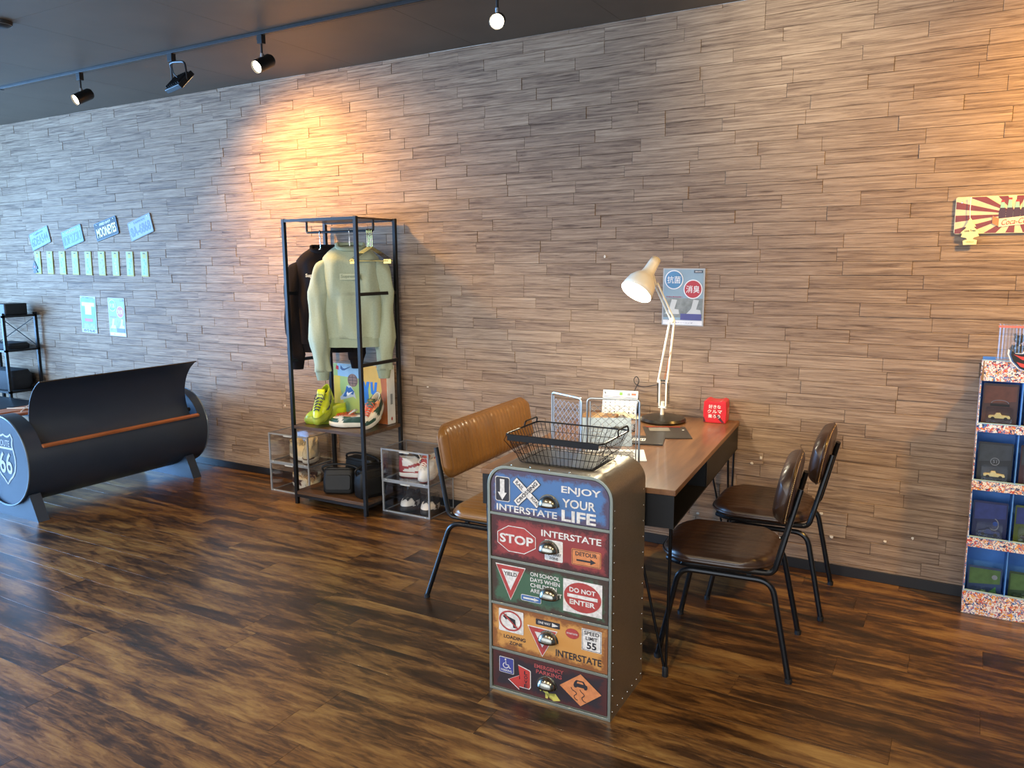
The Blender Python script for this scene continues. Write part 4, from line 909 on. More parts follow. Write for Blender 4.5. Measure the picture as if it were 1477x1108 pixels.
sf.poly('swoosh_print', mat('print_navy', '#3a5580', .4), [(-.165, .350), (-.150, .338), (-.130, .338), (-.060, .372), (-.125, .352), (-.140, .352), (-.150, .362), (-.160, .372)], .0018, .0003)
sf.disc('ball_print', mat('print_brown', '#8c6a5a', .4), -.060, .275, .044, lift=.0018, th=.0003)
mb = MB()
for q in (-.02, 0, .02): sf.ring('l', K_INK, [(-.060+q+.018*q/.02*(1-(yy/.04)**2)*.8, .275+yy) for yy in (-.036, -.018, 0, .018, .036)], .0025, .0023, closed=False, build=False, mb=mb)
for q in (-.02, 0, .02): sf.ring('l', K_INK, [(-.060+xx, .275+q) for xx in (-.036, 0, .036)], .0025, .0023, closed=False, build=False, mb=mb)
mb.build('ball_lines', K_INK, pb, smooth=False)
BB = mat('print_blue', '#2f5f9e', .4)
sf.poly('shoe_print', mat('print_grey', '#b7bec4', .4), [(-.175, .155), (-.170, .135), (-.060, .165), (-.035, .150), (-.050, .200), (-.075, .235), (-.110, .240), (-.125, .200)], .0018, .0003)
sf.poly('shoe_print', BB, [(-.150, .160), (-.120, .160), (-.110, .185), (-.060, .178), (-.050, .200), (-.080, .228), (-.095, .222), (-.115, .235), (-.128, .195)], .0022, .0003)
sf.poly('swoosh_print', K_WHITE, [(-.118, .180), (-.105, .168), (-.060, .200), (-.102, .186), (-.108, .196)], .0026, .0003)
for P_ in ([(.035, .13), (.075, .13), (.070, .225), (.085, .275), (.060, .275), (.050, .235), (.040, .275), (.028, .275)], [(.095, .200), (.115, .185), (.135, .190), (.150, .275), (.128, .275), (.118, .215), (.112, .215), (.110, .275), (.090, .275)], [(.02, .06), (.09, .07), (.085, .125), (.02, .125)]): sf.poly('blue_letter_print', mat('print_bright_blue', '#2a6fc0', .4), P_, .0020, .0003)
sf.poly('red_print', RC, [(-.205, .345), (-.18, .34), (-.18, .365), (-.20, .37)], .0020, .0003)
sf = Surf(pb, (.2282, 0, 0), (0, 1, 0), (0, 0, 1)); sf.disc('small_mark', RED, .0, .035, .008, .012); sf.rect('print_block', mat('grey_print', '#8a8f92', .5), -.010, .012, .13, .20)
# ------------------------------------------------------------------ black bags on the lower rack shelf
lth = mat('black_leather', '#121314', .5, var=.2, sc=30, bump=.1, spec=.3)
def bag(label, loc, rz, w_, d_, h_, tilt=0, group='black bags on the lower rack shelf'):
    t = thing('shoulder_bag', label, 'bag', loc, 0, group); t.rotation_euler = (tilt, 0, rz)
    rg = []
    for z, k in ((0, .90), (.012, 1), (h_*.5, 1.04), (h_*.88, .97), (h_, .86)): rg.append([(x*k, y*k, z+.006*mn.noise(Vector((x*20, y*20, z*9)))) for x, y in rrect(-w_/2, w_/2, -d_/2, d_/2, .025, 5)])
    MB().loft(rg).build('body', lth, t, angle=50, bev=0)
    MB().tube([(x, y, h_*.93) for x, y in rrect(-w_/2*.98, w_/2*.98, -d_/2*.98, d_/2*.98, .025, 5)], .003, 6, closed=True).build('piping', lth, t)
    MB().prism(rrect(-w_/2+.018, w_/2-.018, .02, h_*.72, .018), -d_/2-.010, -d_/2+.004, 'y').build('front_pocket', lth, t, bev=.003)
    MB().tube(smooth_path([(-w_/2, 0, h_*.8), (-w_/2-.012, -.01, h_*1.02), (-w_*.2, -.01, h_*1.14), (w_*.3, 0, h_*1.10), (w_/2+.012, .0, h_*.98), (w_/2, 0, h_*.8)], 5), .007, 8).build('strap', lth, t)
    for sg in (1, -1): MB().ell(sg*w_/2*.96, -.004, h_*.82, .006, .006, .006, 8, 6).build('rivet', K_CHROME, t)
    return t
bag('black leather bag with a rounded front pocket, foremost on the lower rack shelf', (-3.475, 3.775, .093), R(28), .20, .085, .165, R(-12))
bag('black bag standing behind the foremost one against the rack back', (-3.42, 3.955, .092), R(-4), .26, .10, .205)
bag('black bag on the right end of the lower rack shelf with small metal studs', (-3.255, 3.83, .092), R(72), .20, .10, .185)
# ------------------------------------------------------------------ acrylic shoe boxes
acr = clear_mat('clear_acrylic', (.985, .988, .99), .06); acf = mat('acrylic_edge', '#8d9298', .15)
def shoebox(label, x0, y0, z, w_=.372, d_=.265, h_=.208, rz=0, group=None):
    t = thing('acrylic_shoe_box', label, 'shoe box', (x0, y0, z), rz, group); k = .0016
    MB().box(0, w_, 0, d_, 0, k).build('base_panel', acr, t, smooth=False); MB().box(0, w_, 0, d_, h_-k, h_).build('top_panel', acr, t, smooth=False)
    MB().box(0, k, 0, d_, k, h_-k).build('side_panel', acr, t, smooth=False); MB().box(w_-k, w_, 0, d_, k, h_-k).build('side_panel', acr, t, smooth=False)
    MB().box(k, w_-k, d_-k, d_, k, h_-k).build('back_panel', acr, t, smooth=False)
    dr_ = MB().box(.010, w_-.010, .001, .003, .010, h_-.010).build('door', acr, t, smooth=False)
    mb = MB(); e = .010
    for a in (((0, w_), (0, e)), ((0, w_), (h_-e, h_)), ((0, e), (e, h_-e)), ((w_-e, w_), (e, h_-e))): mb.box(*a[0], -.003, .006, *a[1])
    mb.build('front_frame', acf, t, smooth=False)
    mb = MB()
    for xx in (0, w_-.005): mb.box(xx, xx+.005, d_-.005, d_, 0, h_); mb.box(xx, xx+.005, .006, d_-.005, 0, .005); mb.box(xx, xx+.005, .006, d_-.005, h_-.005, h_)
    for zz in (0, h_-.005): mb.box(.005, w_-.005, d_-.005, d_, zz, zz+.005)
    mb.build('edge_trim', acf, t, smooth=False)
    MB().box(w_*.40, w_*.60, -.007, .0, h_-.016, h_-.008).build('door_latch', mat('milky_acrylic', '#b9bfc2', .2), t, bev=.001)
    for xx in (.03, w_-.04): MB().box(xx, xx+.012, -.006, .0, .003, .010).build('hinge_tab', mat('milky_acrylic', '#b9bfc2', .2), t, smooth=False)
    return t
GB = 'clear shoe boxes stacked either side of the rack'
shoebox('clear acrylic shoe box on the floor left of the rack, under another box', -4.170, 3.836, 0, group=GB)
shoebox('clear acrylic shoe box with cream sneakers, on top of the left stack', -4.168, 3.834, .2095, group=GB)
shoebox('clear acrylic shoe box on the floor right of the rack, under another box', -3.166, 3.838, 0, group=GB)
shoebox('clear acrylic shoe box with red and white sneakers, on top of the right stack', -3.166, 3.836, .2095, group=GB)
cream_l = mat('cream_suede', '#cfc4a4', .7, var=.06); crs = mat('cream_sole', '#ddd8c8', .5); mar = mat('maroon_suede', '#4a2a26', .6); grys = mat('grey_suede', '#a9a596', .8)
shoe('sneaker', 'cream and grey sneaker seen side-on in the upper left shoe box', (-4.135, 4.005, .2160), (0, 0, R(-8)), L=.28, hi=.120, cols=cream_l, over=[('heel_panel', mar, lambda x, z, u, a, p: x < .10 and z > .5), ('side_panel', grys, lambda x, z, u, a, p: .05 < x < .5 and .25 < z < .7), ('foxing', mar, lambda x, z, u, a, p: .1 < x < .45 and p.z < .036)], lace=cream_l, tongue=cream_l, sole=(crs, mar), group='sneakers in the clear boxes')
shoe('sneaker', 'cream sneaker with maroon sole, toe towards the camera in the upper left box', (-3.925, 4.055, .2450), (0, R(8), R(-68)), L=.210, hi=.135, cols=cream_l, over=[('side_panel', grys, lambda x, z, u, a, p: .05 < x < .7 and .25 < z < .8), ('toe_cap', mar, lambda x, z, u, a, p: x > .8 and p.z < .040)], lace=mat('ivory_laces', '#d9d0b0', .7), tongue=cream_l, sole=(crs, mar), group='sneakers in the clear boxes', fat=.95)
shoe('sneaker', 'white, tan and maroon sneaker seen side-on in the lower left shoe box', (-4.115, 4.000, .0066), (0, 0, R(-10)), L=.28, hi=.095, cols=offw, over=[('side_panel', mar, lambda x, z, u, a, p: .15 < x < .6 and .3 < z < .7), ('heel_panel', mat('maroon_suede', '#4a2a26', .6), isheel), ('toe_cap', grys, istoecap)], lace=mat('tan_laces', '#bb9a6e', .7), tongue=offw, sole=(solew, mar), group='sneakers in the clear boxes')
shoe('sneaker', 'tan-laced sneaker with toe towards the camera in the lower left shoe box', (-3.905, 4.050, .020), (0, R(3), R(-70)), L=.195, hi=.105, cols=grys, over=[('toe_box', cream_l, istoebox), ('collar_panel', mar, iscollar)], lace=mat('tan_laces', '#bb9a6e', .7), tongue=mar, sole=(solew, mar), group='sneakers in the clear boxes', fat=.95)
rdl = mat('red_leather', '#962f30', .4, coat=.2); whl = mat('white_leather', '#dcdad4', .4, coat=.1)
shoe('sneaker', 'white sneaker with red heel and stripe, seen side-on in the upper right shoe box', (-3.110, 3.945, .2160), (0, 0, R(28)), L=.20, hi=.135, cols=whl, over=[('heel_panel', rdl, lambda x, z, u, a, p: x < .14), ('side_stripe', rdl, lambda x, z, u, a, p: .15 < x < .75 and abs(p.z-.058-.05*(x-.15)) < .009), ('foxing', rdl, isfox)], lace=whl, tongue=K_DARK, sole=(whl, rdl), group='sneakers in the clear boxes')
shoe('sneaker', 'white laced sneaker with red trim, toe towards the camera in the upper right shoe box', (-2.890, 4.060, .2580), (0, R(12), R(-86)), L=.200, hi=.125, cols=whl, over=[('collar_panel', rdl, iscollar), ('heel_panel', K_BLACK, isheel)], lace=whl, tongue=rdl, sole=(whl, rdl), group='sneakers in the clear boxes', fat=.95)
bls = mat('black_nubuck', '#17171a', .7)
for lab, x, y, rz in (('black sneaker with white toe, left one in the lower right shoe box', -3.035, 4.055, R(-84)), ('black sneaker with white toe, right one in the lower right shoe box', -2.885, 4.055, R(-80))):
    shoe('sneaker', lab, (x, y, .0066), (0, R(0), rz), L=.205, hi=.105, cols=bls, over=[('toe_box', whl, lambda x, z, u, a, p: x > .70 and p.z > .036), ('side_patch', whl, lambda x, z, u, a, p: .35 < x < .6 and .25 < z < .6)], lace=bls, tongue=bls, sole=(brnsole, brnsole), group='sneakers in the clear boxes')
# ------------------------------------------------------------------ oil-drum bench
DX, DZ, DR_, DY0, DY1 = -5.20, .365, .290, 2.600, 3.930
drum = thing('drum_bench', 'black oil-drum bench with a white ROUTE 66 shield on its end', 'bench', (DX, (DY0+DY1)/2, 0))
dk = mat('satin_black_drum', '#2a384c', .42, .1, var=.06, sc=4, bump=.03)
hl = (DY1-DY0)/2; OY = -DY0-(DY1-DY0)/2
def arc(a0, a1, r, n=24): return [(r*cos(R(a0+(a1-a0)*i/n)), DZ+r*sin(R(a0+(a1-a0)*i/n))) for i in range(n+1)]
def shell(mb, a0, a1, r, t, y0, y1, n=24):
    P = arc(a0, a1, r, n)+arc(a0, a1, r-t, n)[::-1]; mb.prism(P, y0, y1, 'y')
mb = MB(); shell(mb, -215, 20, DR_, .004, -hl+.10, hl-.07, 48); mb.build('drum_shell', dk, drum)   # body, open on top
for y0, y1 in ((-hl, -hl+.10), (hl-.07, hl)):
    P = arc(0, 360, DR_, 64)[:-1]; Q = arc(0, 360, DR_-.004, 64)[:-1]
    MB().loft([[(x, y0, z) for x, z in Q], [(x, y0, z) for x, z in P], [(x, y1, z) for x, z in P], [(x, y1, z) for x, z in Q]], cap=False).build('end_band', dk, drum)
for sg, nm in ((-1, 'end_cap'), (1, 'end_cap')):
    cap_ = MB().prism(arc(0, 360, DR_-.006, 64)[:-1], sg*(hl-.012)-.002, sg*(hl-.012)+.002, 'y').build(nm, dk, drum)
    MB().tube([(x, sg*hl, z) for x, z in arc(0, 360, DR_-.002, 64)[:-1]], .0055, 8, closed=True).build('rim_bead', mat('drum_bead', '#6d7b88', .3, .6), drum)
    if sg < 0:
        sf = Surf(cap_, (0, -hl+.0095, DZ), (1, 0, 0), (0, 0, 1)); SW = mat('shield_white', '#b9c6d2', .5)
        half = [(0, .172), (.026, .163), (.055, .160), (.080, .168), (.098, .180), (.122, .150), (.112, .128), (.110, .105), (.122, .070), (.134, .030), (.134, -.015), (.116, -.060), (.080, -.095), (.040, -.118), (0, -.150)]
        sh_ = half+[(-x, y) for x, y in half[::-1][1:-1]]
        sf.ring('shield_outline', SW, [(.015+x*.82, y) for x, y in sh_], .011, .001)
        sf.rect('shield_bar', SW, -.073, .103, .078, .091, lift=.0008)
        sf.text(SW, 'ROUTE', .015, .117, .125, .040, .002, bold=.0); sf.text(SW, '66', .015, -.012, .140, .140, .002, bold=.012)
wd_ = mat('orange_brown_slat', '#9a5a35', .45, sc=6, st=(6, 1, 6), col2='#b8744a')
MB().box(-.013, .013, -hl+.10, hl-.07, -.006, .010, Matrix.Translation((DR_*cos(R(20))+.004, 0, DZ+DR_*sin(R(20))+.004)) @ Matrix.Rotation(R(20), 4, 'Y')).build('edge_slat', wd_, drum, bev=.002)
# backrest: curved sheet flipped up out of the cut
cx_, cz_ = -4.765-DX, .620
P = [(cx_+.288*cos(R(a)), cz_+.288*sin(R(a))) for a in range(118, 222, 4)]; Q = [(cx_+.292*cos(R(a)), cz_+.292*sin(R(a))) for a in range(118, 222, 4)]
MB().prism(P+Q[::-1], -hl+.105, hl-.075, 'y').build('backrest', dk, drum)
MB().tube([(P[0][0], -hl+.105, P[0][1]), (P[0][0], hl-.075, P[0][1])], .004, 6).build('backrest_edge', mat('edge_bronze', '#4a4238', .4, .4), drum)
for y in (-hl+.10, hl-.07): MB().tube([(cx_-.275, y-.012, .500), (cx_-.275, y+.012, .500)], .016, 12).build('hinge_knob', K_DARK, drum)
for k in range(3): MB().box(-.30+.095*k, -.225+.095*k, -hl+.02, hl-.05, .628-.004*abs(k-1), .646-.004*abs(k-1)).build('seat_slat', wd_, drum, bev=.003)
for y in (-hl+.25, hl-.25): MB().box(-.30, -.03, y-.015, y+.015, .600, .626).build('slat_bearer', K_DARK, drum)
MB().tube([(-.24, -hl+.18, .652), (-.02, -hl+.34, .652)], .004, 6).build('white_strap', K_WHITE, drum); MB().tube([(-.24, -hl+.32, .652), (-.04, -hl+.16, .652)], .004, 6).build('white_strap', K_WHITE, drum)
# two folded-sheet cradles
for yy in (-hl+.055, hl-.13):
    t_ = .004; prof = [(-.30, 0), (-.275, 0), (-.20, .085), (-.16, .10)]
    mb = MB()
    mb.prism([(-.29, 0), (.29, 0), (.215, .165), (.12, .100), (0, .078), (-.12, .100), (-.215, .165)], yy-.035, yy-.031, 'y')
    mb.prism([(-.29, 0), (.29, 0), (.215, .165), (.12, .100), (0, .078), (-.12, .100), (-.215, .165)], yy+.031, yy+.035, 'y')
    for sg in (1, -1): mb.prism([(sg*.290, 0), (sg*.294, 0), (sg*.219, .165), (sg*.215, .165)], yy-.035, yy+.035, 'y')
    mb.build('cradle_foot', dk, drum, smooth=False)
# ------------------------------------------------------------------ black shelf unit and low table at far left
shf = thing('shelf_unit', 'black open metal shelf unit against the wall at the far left', 'shelf', (-7.66, 3.93, 0))
for x in (-.33, .33):
    for y in (-.14, .14): MB().box(x-.012, x+.012, y-.012, y+.012, 0, 1.17).build('post', K_BLACK, shf, smooth=False)
for z in (.12, .475, .845, 1.150): MB().box(-.342, .342, -.152, .152, z-.018, z).build('shelf', K_BLACK, shf, smooth=False)
MB().tube([(-.33, .14, .86), (.33, .14, 1.13)], .004, 6).build('cross_brace', K_BLACK, shf); MB().tube([(.33, .14, .86), (-.33, .14, 1.13)], .004, 6).build('cross_brace', K_BLACK, shf)
fb = mat('charcoal_fabric', '#25282d', .8)
tag(MB().prism(rrect(-.10, .10, -.10, .10, .02), 0, .10).build('storage_box', K_DARK, bev=.006), 'black box on the top tier of the shelf unit', 'box').location = (-7.46, 3.93, 1.151)
tag(MB().loft([[(x*k, y*k, z) for x, y in rrect(-.17, .17, -.11, .11, .05)] for z, k in ((0, 1), (.03, 1.03), (.05, .9), (.055, .5))]).build('folded_clothes', fb), 'dark folded garment on the middle tier of the shelf unit', 'clothes').location = (-7.55, 3.93, .846)
tag(MB().loft([[(x*k, y*k, z) for x, y in rrect(-.24, .24, -.11, .11, .05)] for z, k in ((0, .9), (.05, 1.0), (.12, 1.0), (.17, .85), (.18, .5))]).build('duffel_bag', fb), 'dark soft bag on the lower tier of the shelf unit', 'bag').location = (-7.62, 3.93, .476)
lt = thing('low_table', 'black low side table between the drum bench and the shelf unit', 'table', (-7.06, 3.56, 0))
MB().box(-.42, .30, -.20, .20, .405, .43).build('tabletop', K_BLACK, lt, bev=.003)
for x in (-.38, .26):
    for y in (-.17, .17): MB().box(x-.012, x+.012, y-.012, y+.012, 0, .405).build('leg', K_BLACK, lt, smooth=False)
# ------------------------------------------------------------------ things on the wall
WY = WALL_Y-.0055
def wallthing(name, label, cat, x, z, group=None, rot=0):
    t = thing(name, label, cat, (x, WY, z), 0, group); t.rotation_euler = (0, rot, 0); return t, Surf(t, (0, -.002, 0), (1, 0, 0), (0, 0, 1))
skyp = mat('poster_pale_blue', '#8ba5b4', .6); bluec = mat('poster_blue', '#4f86b0', .5); redc = mat('poster_red', '#b03540', .5); greyc = mat('poster_grey', '#7f8684', .5, var=.3, sc=30); navyc = mat('poster_navy', '#4d4f8a', .5)
def seat_poster(label, x, z, w_, h_, rot=0):
    t, s = wallthing('poster', label, 'poster', x, z, 'car care posters', rot)
    MB().box(-w_/2, w_/2, -.002, 0, -h_/2, h_/2).build('sheet', mat('poster_paper', '#aeb2b4', .6), t, smooth=False)
    X = lambda a: -w_/2+a*w_; Z = lambda a: h_/2-a*h_
    s.rect('print_field', skyp, X(.03), X(.97), Z(.90), Z(.02), lift=.0003, th=.0003)
    s.rect('photo_print', greyc, X(.03), X(.97), Z(.86), Z(.52), lift=.0008, th=.0003)
    for bx_ in (.20, .72): s.poly('seat_print', mat('poster_light_grey', '#c1c6c4', .5), [(X(bx_-.14), Z(.80)), (X(bx_+.22), Z(.80)), (X(bx_+.20), Z(.72)), (X(bx_+.10), Z(.71)), (X(bx_+.16), Z(.55)), (X(bx_+.03), Z(.54)), (X(bx_-.02), Z(.70))], .0012, .0003)
    s.rect('caption_block', navyc, X(.45), X(.95), Z(.90), Z(.79), lift=.0014, th=.0003); s.rect('caption_strip', K_PAPER, X(.03), X(.97), Z(.985), Z(.91), lift=.0008, th=.0003); s.text(navyc, '車内クリーニング', X(.5), Z(.95), w_*.5, h_*.022, .0016, bold=.01)
    s.rect('corner_tab', mat('poster_dark_grey', '#4a5560', .5), X(.74), X(.95), Z(.08), Z(.03), lift=.0014, th=.0003); s.text(K_PAPER, 'SERVICE', X(.845), Z(.055), w_*.15, h_*.018, .0022)
    for cxn, czn, r_, m_, tx in ((.27, .20, .20, bluec, '抗菌'), (.73, .36, .20, redc, '消臭')):
        s.disc('badge_border', K_PAPER, X(cxn), Z(czn), r_*w_*1.12, lift=.0018, th=.0003); s.disc('badge', m_, X(cxn), Z(czn), r_*w_, lift=.0023, th=.0003); s.text(K_PAPER, tx, X(cxn), Z(czn), r_*w_*1.6, r_*w_*.85, .0032, bold=.006)
    s.text(redc, '快適な車内空間へ', X(.30), Z(.50), w_*.42, h_*.024, .0020, bold=.01)
    return t
seat_poster('pale blue poster with blue and red round badges on the wall beside the desk lamp', -1.298, 1.391, .228, .303, R(.5))
seat_poster('small pale blue poster with round badges, right one of the pair above the drum bench', -6.182, 1.150, .222, .322, R(1))
t, s = wallthing('poster', 'teal-grey poster with red print, left one of the pair above the drum bench', 'poster', -6.575, 1.162, None, R(2))
MB().box(-.109, .109, -.002, 0, -.158, .158).build('sheet', mat('poster_paper', '#aeb2b4', .6), t, smooth=False)
s.rect('print_field', mat('poster_teal', '#6f939e', .6), -.102, .102, -.125, .140, lift=.0003, th=.0003); s.text(mat('poster_teal_ink', '#50707c', .5), 'INFORMATION', 0, .146, .16, .012, .0012)
s.rect('print_block', mat('poster_pink', '#c79a97', .5), -.09, .09, .072, .105, lift=.0008, th=.0003); s.rect('white_patch', K_PAPER, -.045, .045, .0, .080, lift=.0012, th=.0003); s.rect('print_block', redc, -.055, .055, -.060, -.035, lift=.0008, th=.0003)
s.text(K_INK, 'のりもの', 0, -.140, .16, .024, .0012); s.rect('photo_print', greyc, -.09, .09, -.120, -.075, lift=.0008, th=.0003)
# licence plates
def plate(label, x, z, w_, h_, ang, body, bg, ink, top=None, frame=None, topm=None):
    t, s = wallthing('licence_plate', label, 'licence plate', x, z, 'licence plates on the wall', -ang)
    MB().prism(rrect(-w_/2, w_/2, -h_/2, h_/2, .012), -.006, .0, 'y').build('plate', bg, t, bev=.001)
    s = Surf(t, (0, -.0062, 0), (1, 0, 0), (0, 0, 1))
    s.ring('embossed_border', frame or ink, rrect(-w_/2+.005, w_/2-.005, -h_/2+.005, h_/2-.005, .01), .0025, .0004)
    s.text(ink, body, 0, -.012, w_*.86, h_*.52, .001, bold=.02)
    if top: s.text(topm or ink, top, 0, h_*.34, w_*.5, h_*.13, .001)
    for sx in (1, -1): MB().ell(sx*w_*.38, -.007, h_*.40, .005, .002, .005, 8, 4).build('screw', K_CHROME, t)
pm = mat('plate_pale_blue', '#7f97ab', .6); pi_ = mat('plate_blue_ink', '#34506c', .5); pin = mat('plate_pink', '#b99aa6', .5)
plate('pale blue licence plate reading 6DEA544, leftmost of the four tilted plates', -7.195, 1.825, .305, .150, R(15), '6DEA544', pm, pi_, 'California')
plate('pale licence plate with blue wildlife print, second from the left of the tilted plates', -6.705, 1.828, .300, .150, R(13), 'IDI·2Z3U', mat('plate_sky', '#7693a5', .6), mat('plate_teal_ink', '#3d5a6b', .5), 'ARIZONA', topm=pin)
plate('black licence plate with yellow MOONEYES lettering, third of the tilted plates', -6.222, 1.882, .310, .150, R(12), 'MOONEYES', mat('plate_black', '#1a1d22', .6), mat('plate_yellow', '#d8bf5e', .4), 'SPEED SHOP', frame=mat('plate_pale_blue', '#7f97ab', .6), topm=K_PAPER)
plate('white licence plate reading 8A-6868, rightmost of the four tilted plates', -5.776, 1.882, .300, .152, R(15), '8A-6868', mat('plate_white', '#8f9aa3', .6), mat('plate_grey_ink', '#3d4852', .5), 'TAIWAN')
# nine hanging freshener cards
yl = mat('card_yellow', '#a89c2c', .6); cardw = mat('card_pale_green', '#93a39e', .6)
inks = ['#5d7a86', '#6d8f9c', '#5f8ea0', '#6f97a2', '#4d7f98', '#7d6f62', '#b0a05c', '#3f7fa8', '#5f8f8a']
for k in range(9):
    x = [-7.265, -7.055, -6.865, -6.650, -6.465, -6.280+.0, -6.060, -5.835, -5.760+.0][k] if 0 else -7.262+.1875*k; z = 1.612-.0028*k
    lab = ['yellow-edged freshener card behind a black tree-shaped tag, leftmost in the row', 'narrow yellow-edged freshener card, second from the left in the row of nine', 'narrow yellow-edged freshener card, third from the left in the row of nine', 'narrow yellow-edged freshener card, fourth from the left in the row of nine', 'narrow yellow-edged freshener card in the middle of the row of nine', 'yellow-edged freshener card with dark print, sixth in the row of nine', 'yellow-edged freshener card, third from the right in the row of nine', 'yellow-edged freshener card with blue print, second from the right in the row', 'narrow yellow-edged freshener card at the right end of the row of nine'][k]
    t, s = wallthing('freshener_card', lab, 'air freshener', x, z, 'freshener cards under the licence plates', R(1.5))
    MB().box(-.044, .044, -.004, 0, -.100, .100).build('card_back', yl, t, smooth=False)
    s = Surf(t, (0, -.0042, 0), (1, 0, 0), (0, 0, 1))
    s.rect('card_window', cardw, -.040, .034, -.090, .097, lift=.0004, th=.0003); s.rect('header_print', yl, -.020, .022, .045, .094, lift=.0009, th=.0003); s.rect('hang_slot', K_INK, -.012, .014, .080, .088, lift=.0014, th=.0003)
    im = mat('card_ink_%d' % k, inks[k], .5); rq = random.Random(k)
    for j in range(5):
        cx2, cz2 = rq.uniform(-.022, .018), -.075+.026*j; s.poly('leaf_print', im, [(cx2+rq.uniform(.007, .015)*cos(a), cz2+rq.uniform(.008, .016)*sin(a)) for a in [2*pi*q/7 for q in range(7)]], .0009, .0003)
def tree_pts(w_, h_):
    half = [(0, .5), (.14, .36), (.10, .35), (.30, .16), (.20, .16), (.22, .12), (.50, -.05), (.38, -.07), (.42, -.12), (.46, -.20), (.20, -.24), (.14, -.30), (.36, -.34), (.34, -.5)]
    P = [(x*w_, y*h_) for x, y in half]; return P+[(-x, y) for x, y in P[::-1] if x > 0]
t, s = wallthing('tree_tag', 'black tree-shaped freshener tag with a red mark, hung over the leftmost card', 'air freshener', -7.305, 1.575, None, R(-4))
t.location.y = WY-.007; MB().prism([(x, z) for x, z in tree_pts(.085, .110)], -.004, -.001, 'y').build('tag_body', mat('tag_black', '#20242a', .5), t, smooth=False); Surf(t, (0, -.0042, 0), (1, 0, 0), (0, 0, 1)).disc('red_mark', RED, 0, .0, .014, .010)
MB().tube([(0, -.003, .054), (.006, -.003, .095)], .001, 5).build('string', K_INK, t)
# tin sign with sunburst and bottle crate
cream_p = mat('tin_cream', '#d9c697', .35, var=.12, sc=30); maroon = mat('tin_maroon', '#74291f', .35, var=.15, sc=30)
SX0, SZ0, SWd, SH_ = -.060, 1.690, .46, .163
t = thing('tin_sign', 'vintage sunburst tin sign of a cola bottle crate on the wall at far right', 'sign', (SX0+SWd/2, WY, SZ0+SH_/2), 0)
MB().prism(rrect(-SWd/2, SWd/2, -SH_/2, SH_/2, .010), -.006, 0, 'y').build('tin_plate', cream_p, t, bev=.0015)
s = Surf(t, (0, -.0062, 0), (1, 0, 0), (0, 0, 1)); hw_, hh_ = SWd/2-.003, SH_/2-.003
def ray_hit(a):
    ca, sa = cos(a), sin(a); return min(hw_/abs(ca) if abs(ca) > 1e-6 else 9, hh_/abs(sa) if abs(sa) > 1e-6 else 9)
def sector(a0, a1):
    P = [(0, 0)]; n_ = 5
    crn = [math.atan2(sy*hh_, sx*hw_) % (2*pi) for sx in (1, -1) for sy in (1, -1)]
    A = sorted([a0, a1]+[q for q in crn if a0 < q < a1])
    for a in A: P.append((ray_hit(a)*cos(a), ray_hit(a)*sin(a)))
    return P
angs = []
for k in range(28):
    a = 2*pi*k/28; angs.append(math.atan2(sin(a)*.55, cos(a)) % (2*pi))
angs.append(2*pi+angs[0])
for k in range(0, 28, 2): s.poly('sunburst_ray', maroon, sector(angs[k], angs[k+1]), .0003, .0003)
cr = mat('crate_red', '#a52a2a', .4); gl_ = mat('bottle_green_print', '#8fc0a0', .3); cola = mat('cola_brown_print', '#3d1512', .3); cw = mat('crate_cream', '#e4d6a8', .4); tn = mat('crate_tan', '#b0763e', .4)
for k in range(5):
    bx2 = -.050+.027*k; up_ = .010*(k % 2)
    s.poly('bottle_print', cola, [(bx2-.012, -.02), (bx2+.012, -.02), (bx2+.013, .015), (bx2+.008, .030), (bx2-.008, .030), (bx2-.013, .015)], .0010+.0002*k, .0003)
    s.poly('bottle_neck_print', gl_, [(bx2-.009, .028), (bx2+.009, .028), (bx2+.006, .052+up_), (bx2-.006, .052+up_)], .0012+.0002*k, .0003); s.rect('bottle_cap_print', cr, bx2-.0065, bx2+.0065, .052+up_, .060+up_, lift=.0013, th=.0003)
s.poly('crate_print', tn, [(-.085, -.005), (-.060, -.018), (-.060, -.052), (-.085, -.038)], .0030, .0003); s.poly('crate_print', cw, [(-.060, -.018), (.070, -.006), (.070, -.040), (-.060, -.054)], .0030, .0003)
s.text(cr, 'Coca-Cola', .005, -.030, .110, .024, .0038, rot=R(5), bold=.01, shear=.35)
for sx in (1, -1): MB().ell(sx*(SWd/2-.025), -.007, SH_/2-.025, .004, .002, .004, 8, 4).build('screw', K_CHROME, t)
t, s = wallthing('tree_tag', 'pale yellow tree-shaped freshener tag hanging over the left of the tin sign', 'air freshener', .004, 1.702, None, R(-2))
t.location.y = WY-.0135; MB().prism(tree_pts(.076, .118), -.005, -.001, 'y').build('tag_body', mat('tag_cream', '#e6dc9a', .5), t, smooth=False)
s = Surf(t, (0, -.0052, 0), (1, 0, 0), (0, 0, 1)); s.text(K_INK, 'Little Trees', 0, .002, .042, .008, .0008); s.text(mat('tag_ink', '#b09a50', .5), 'VANILLA', 0, -.047, .032, .006, .0008)
MB().tube([(-.002, -.003, .056), (-.003, -.004, .10), (-.001, -.004, .142)], .0016, 5).build('string', K_WHITE, t); MB().ell(-.001, -.004, .144, .004, .003, .004, 8, 6).build('push_pin', K_WHITE, t)
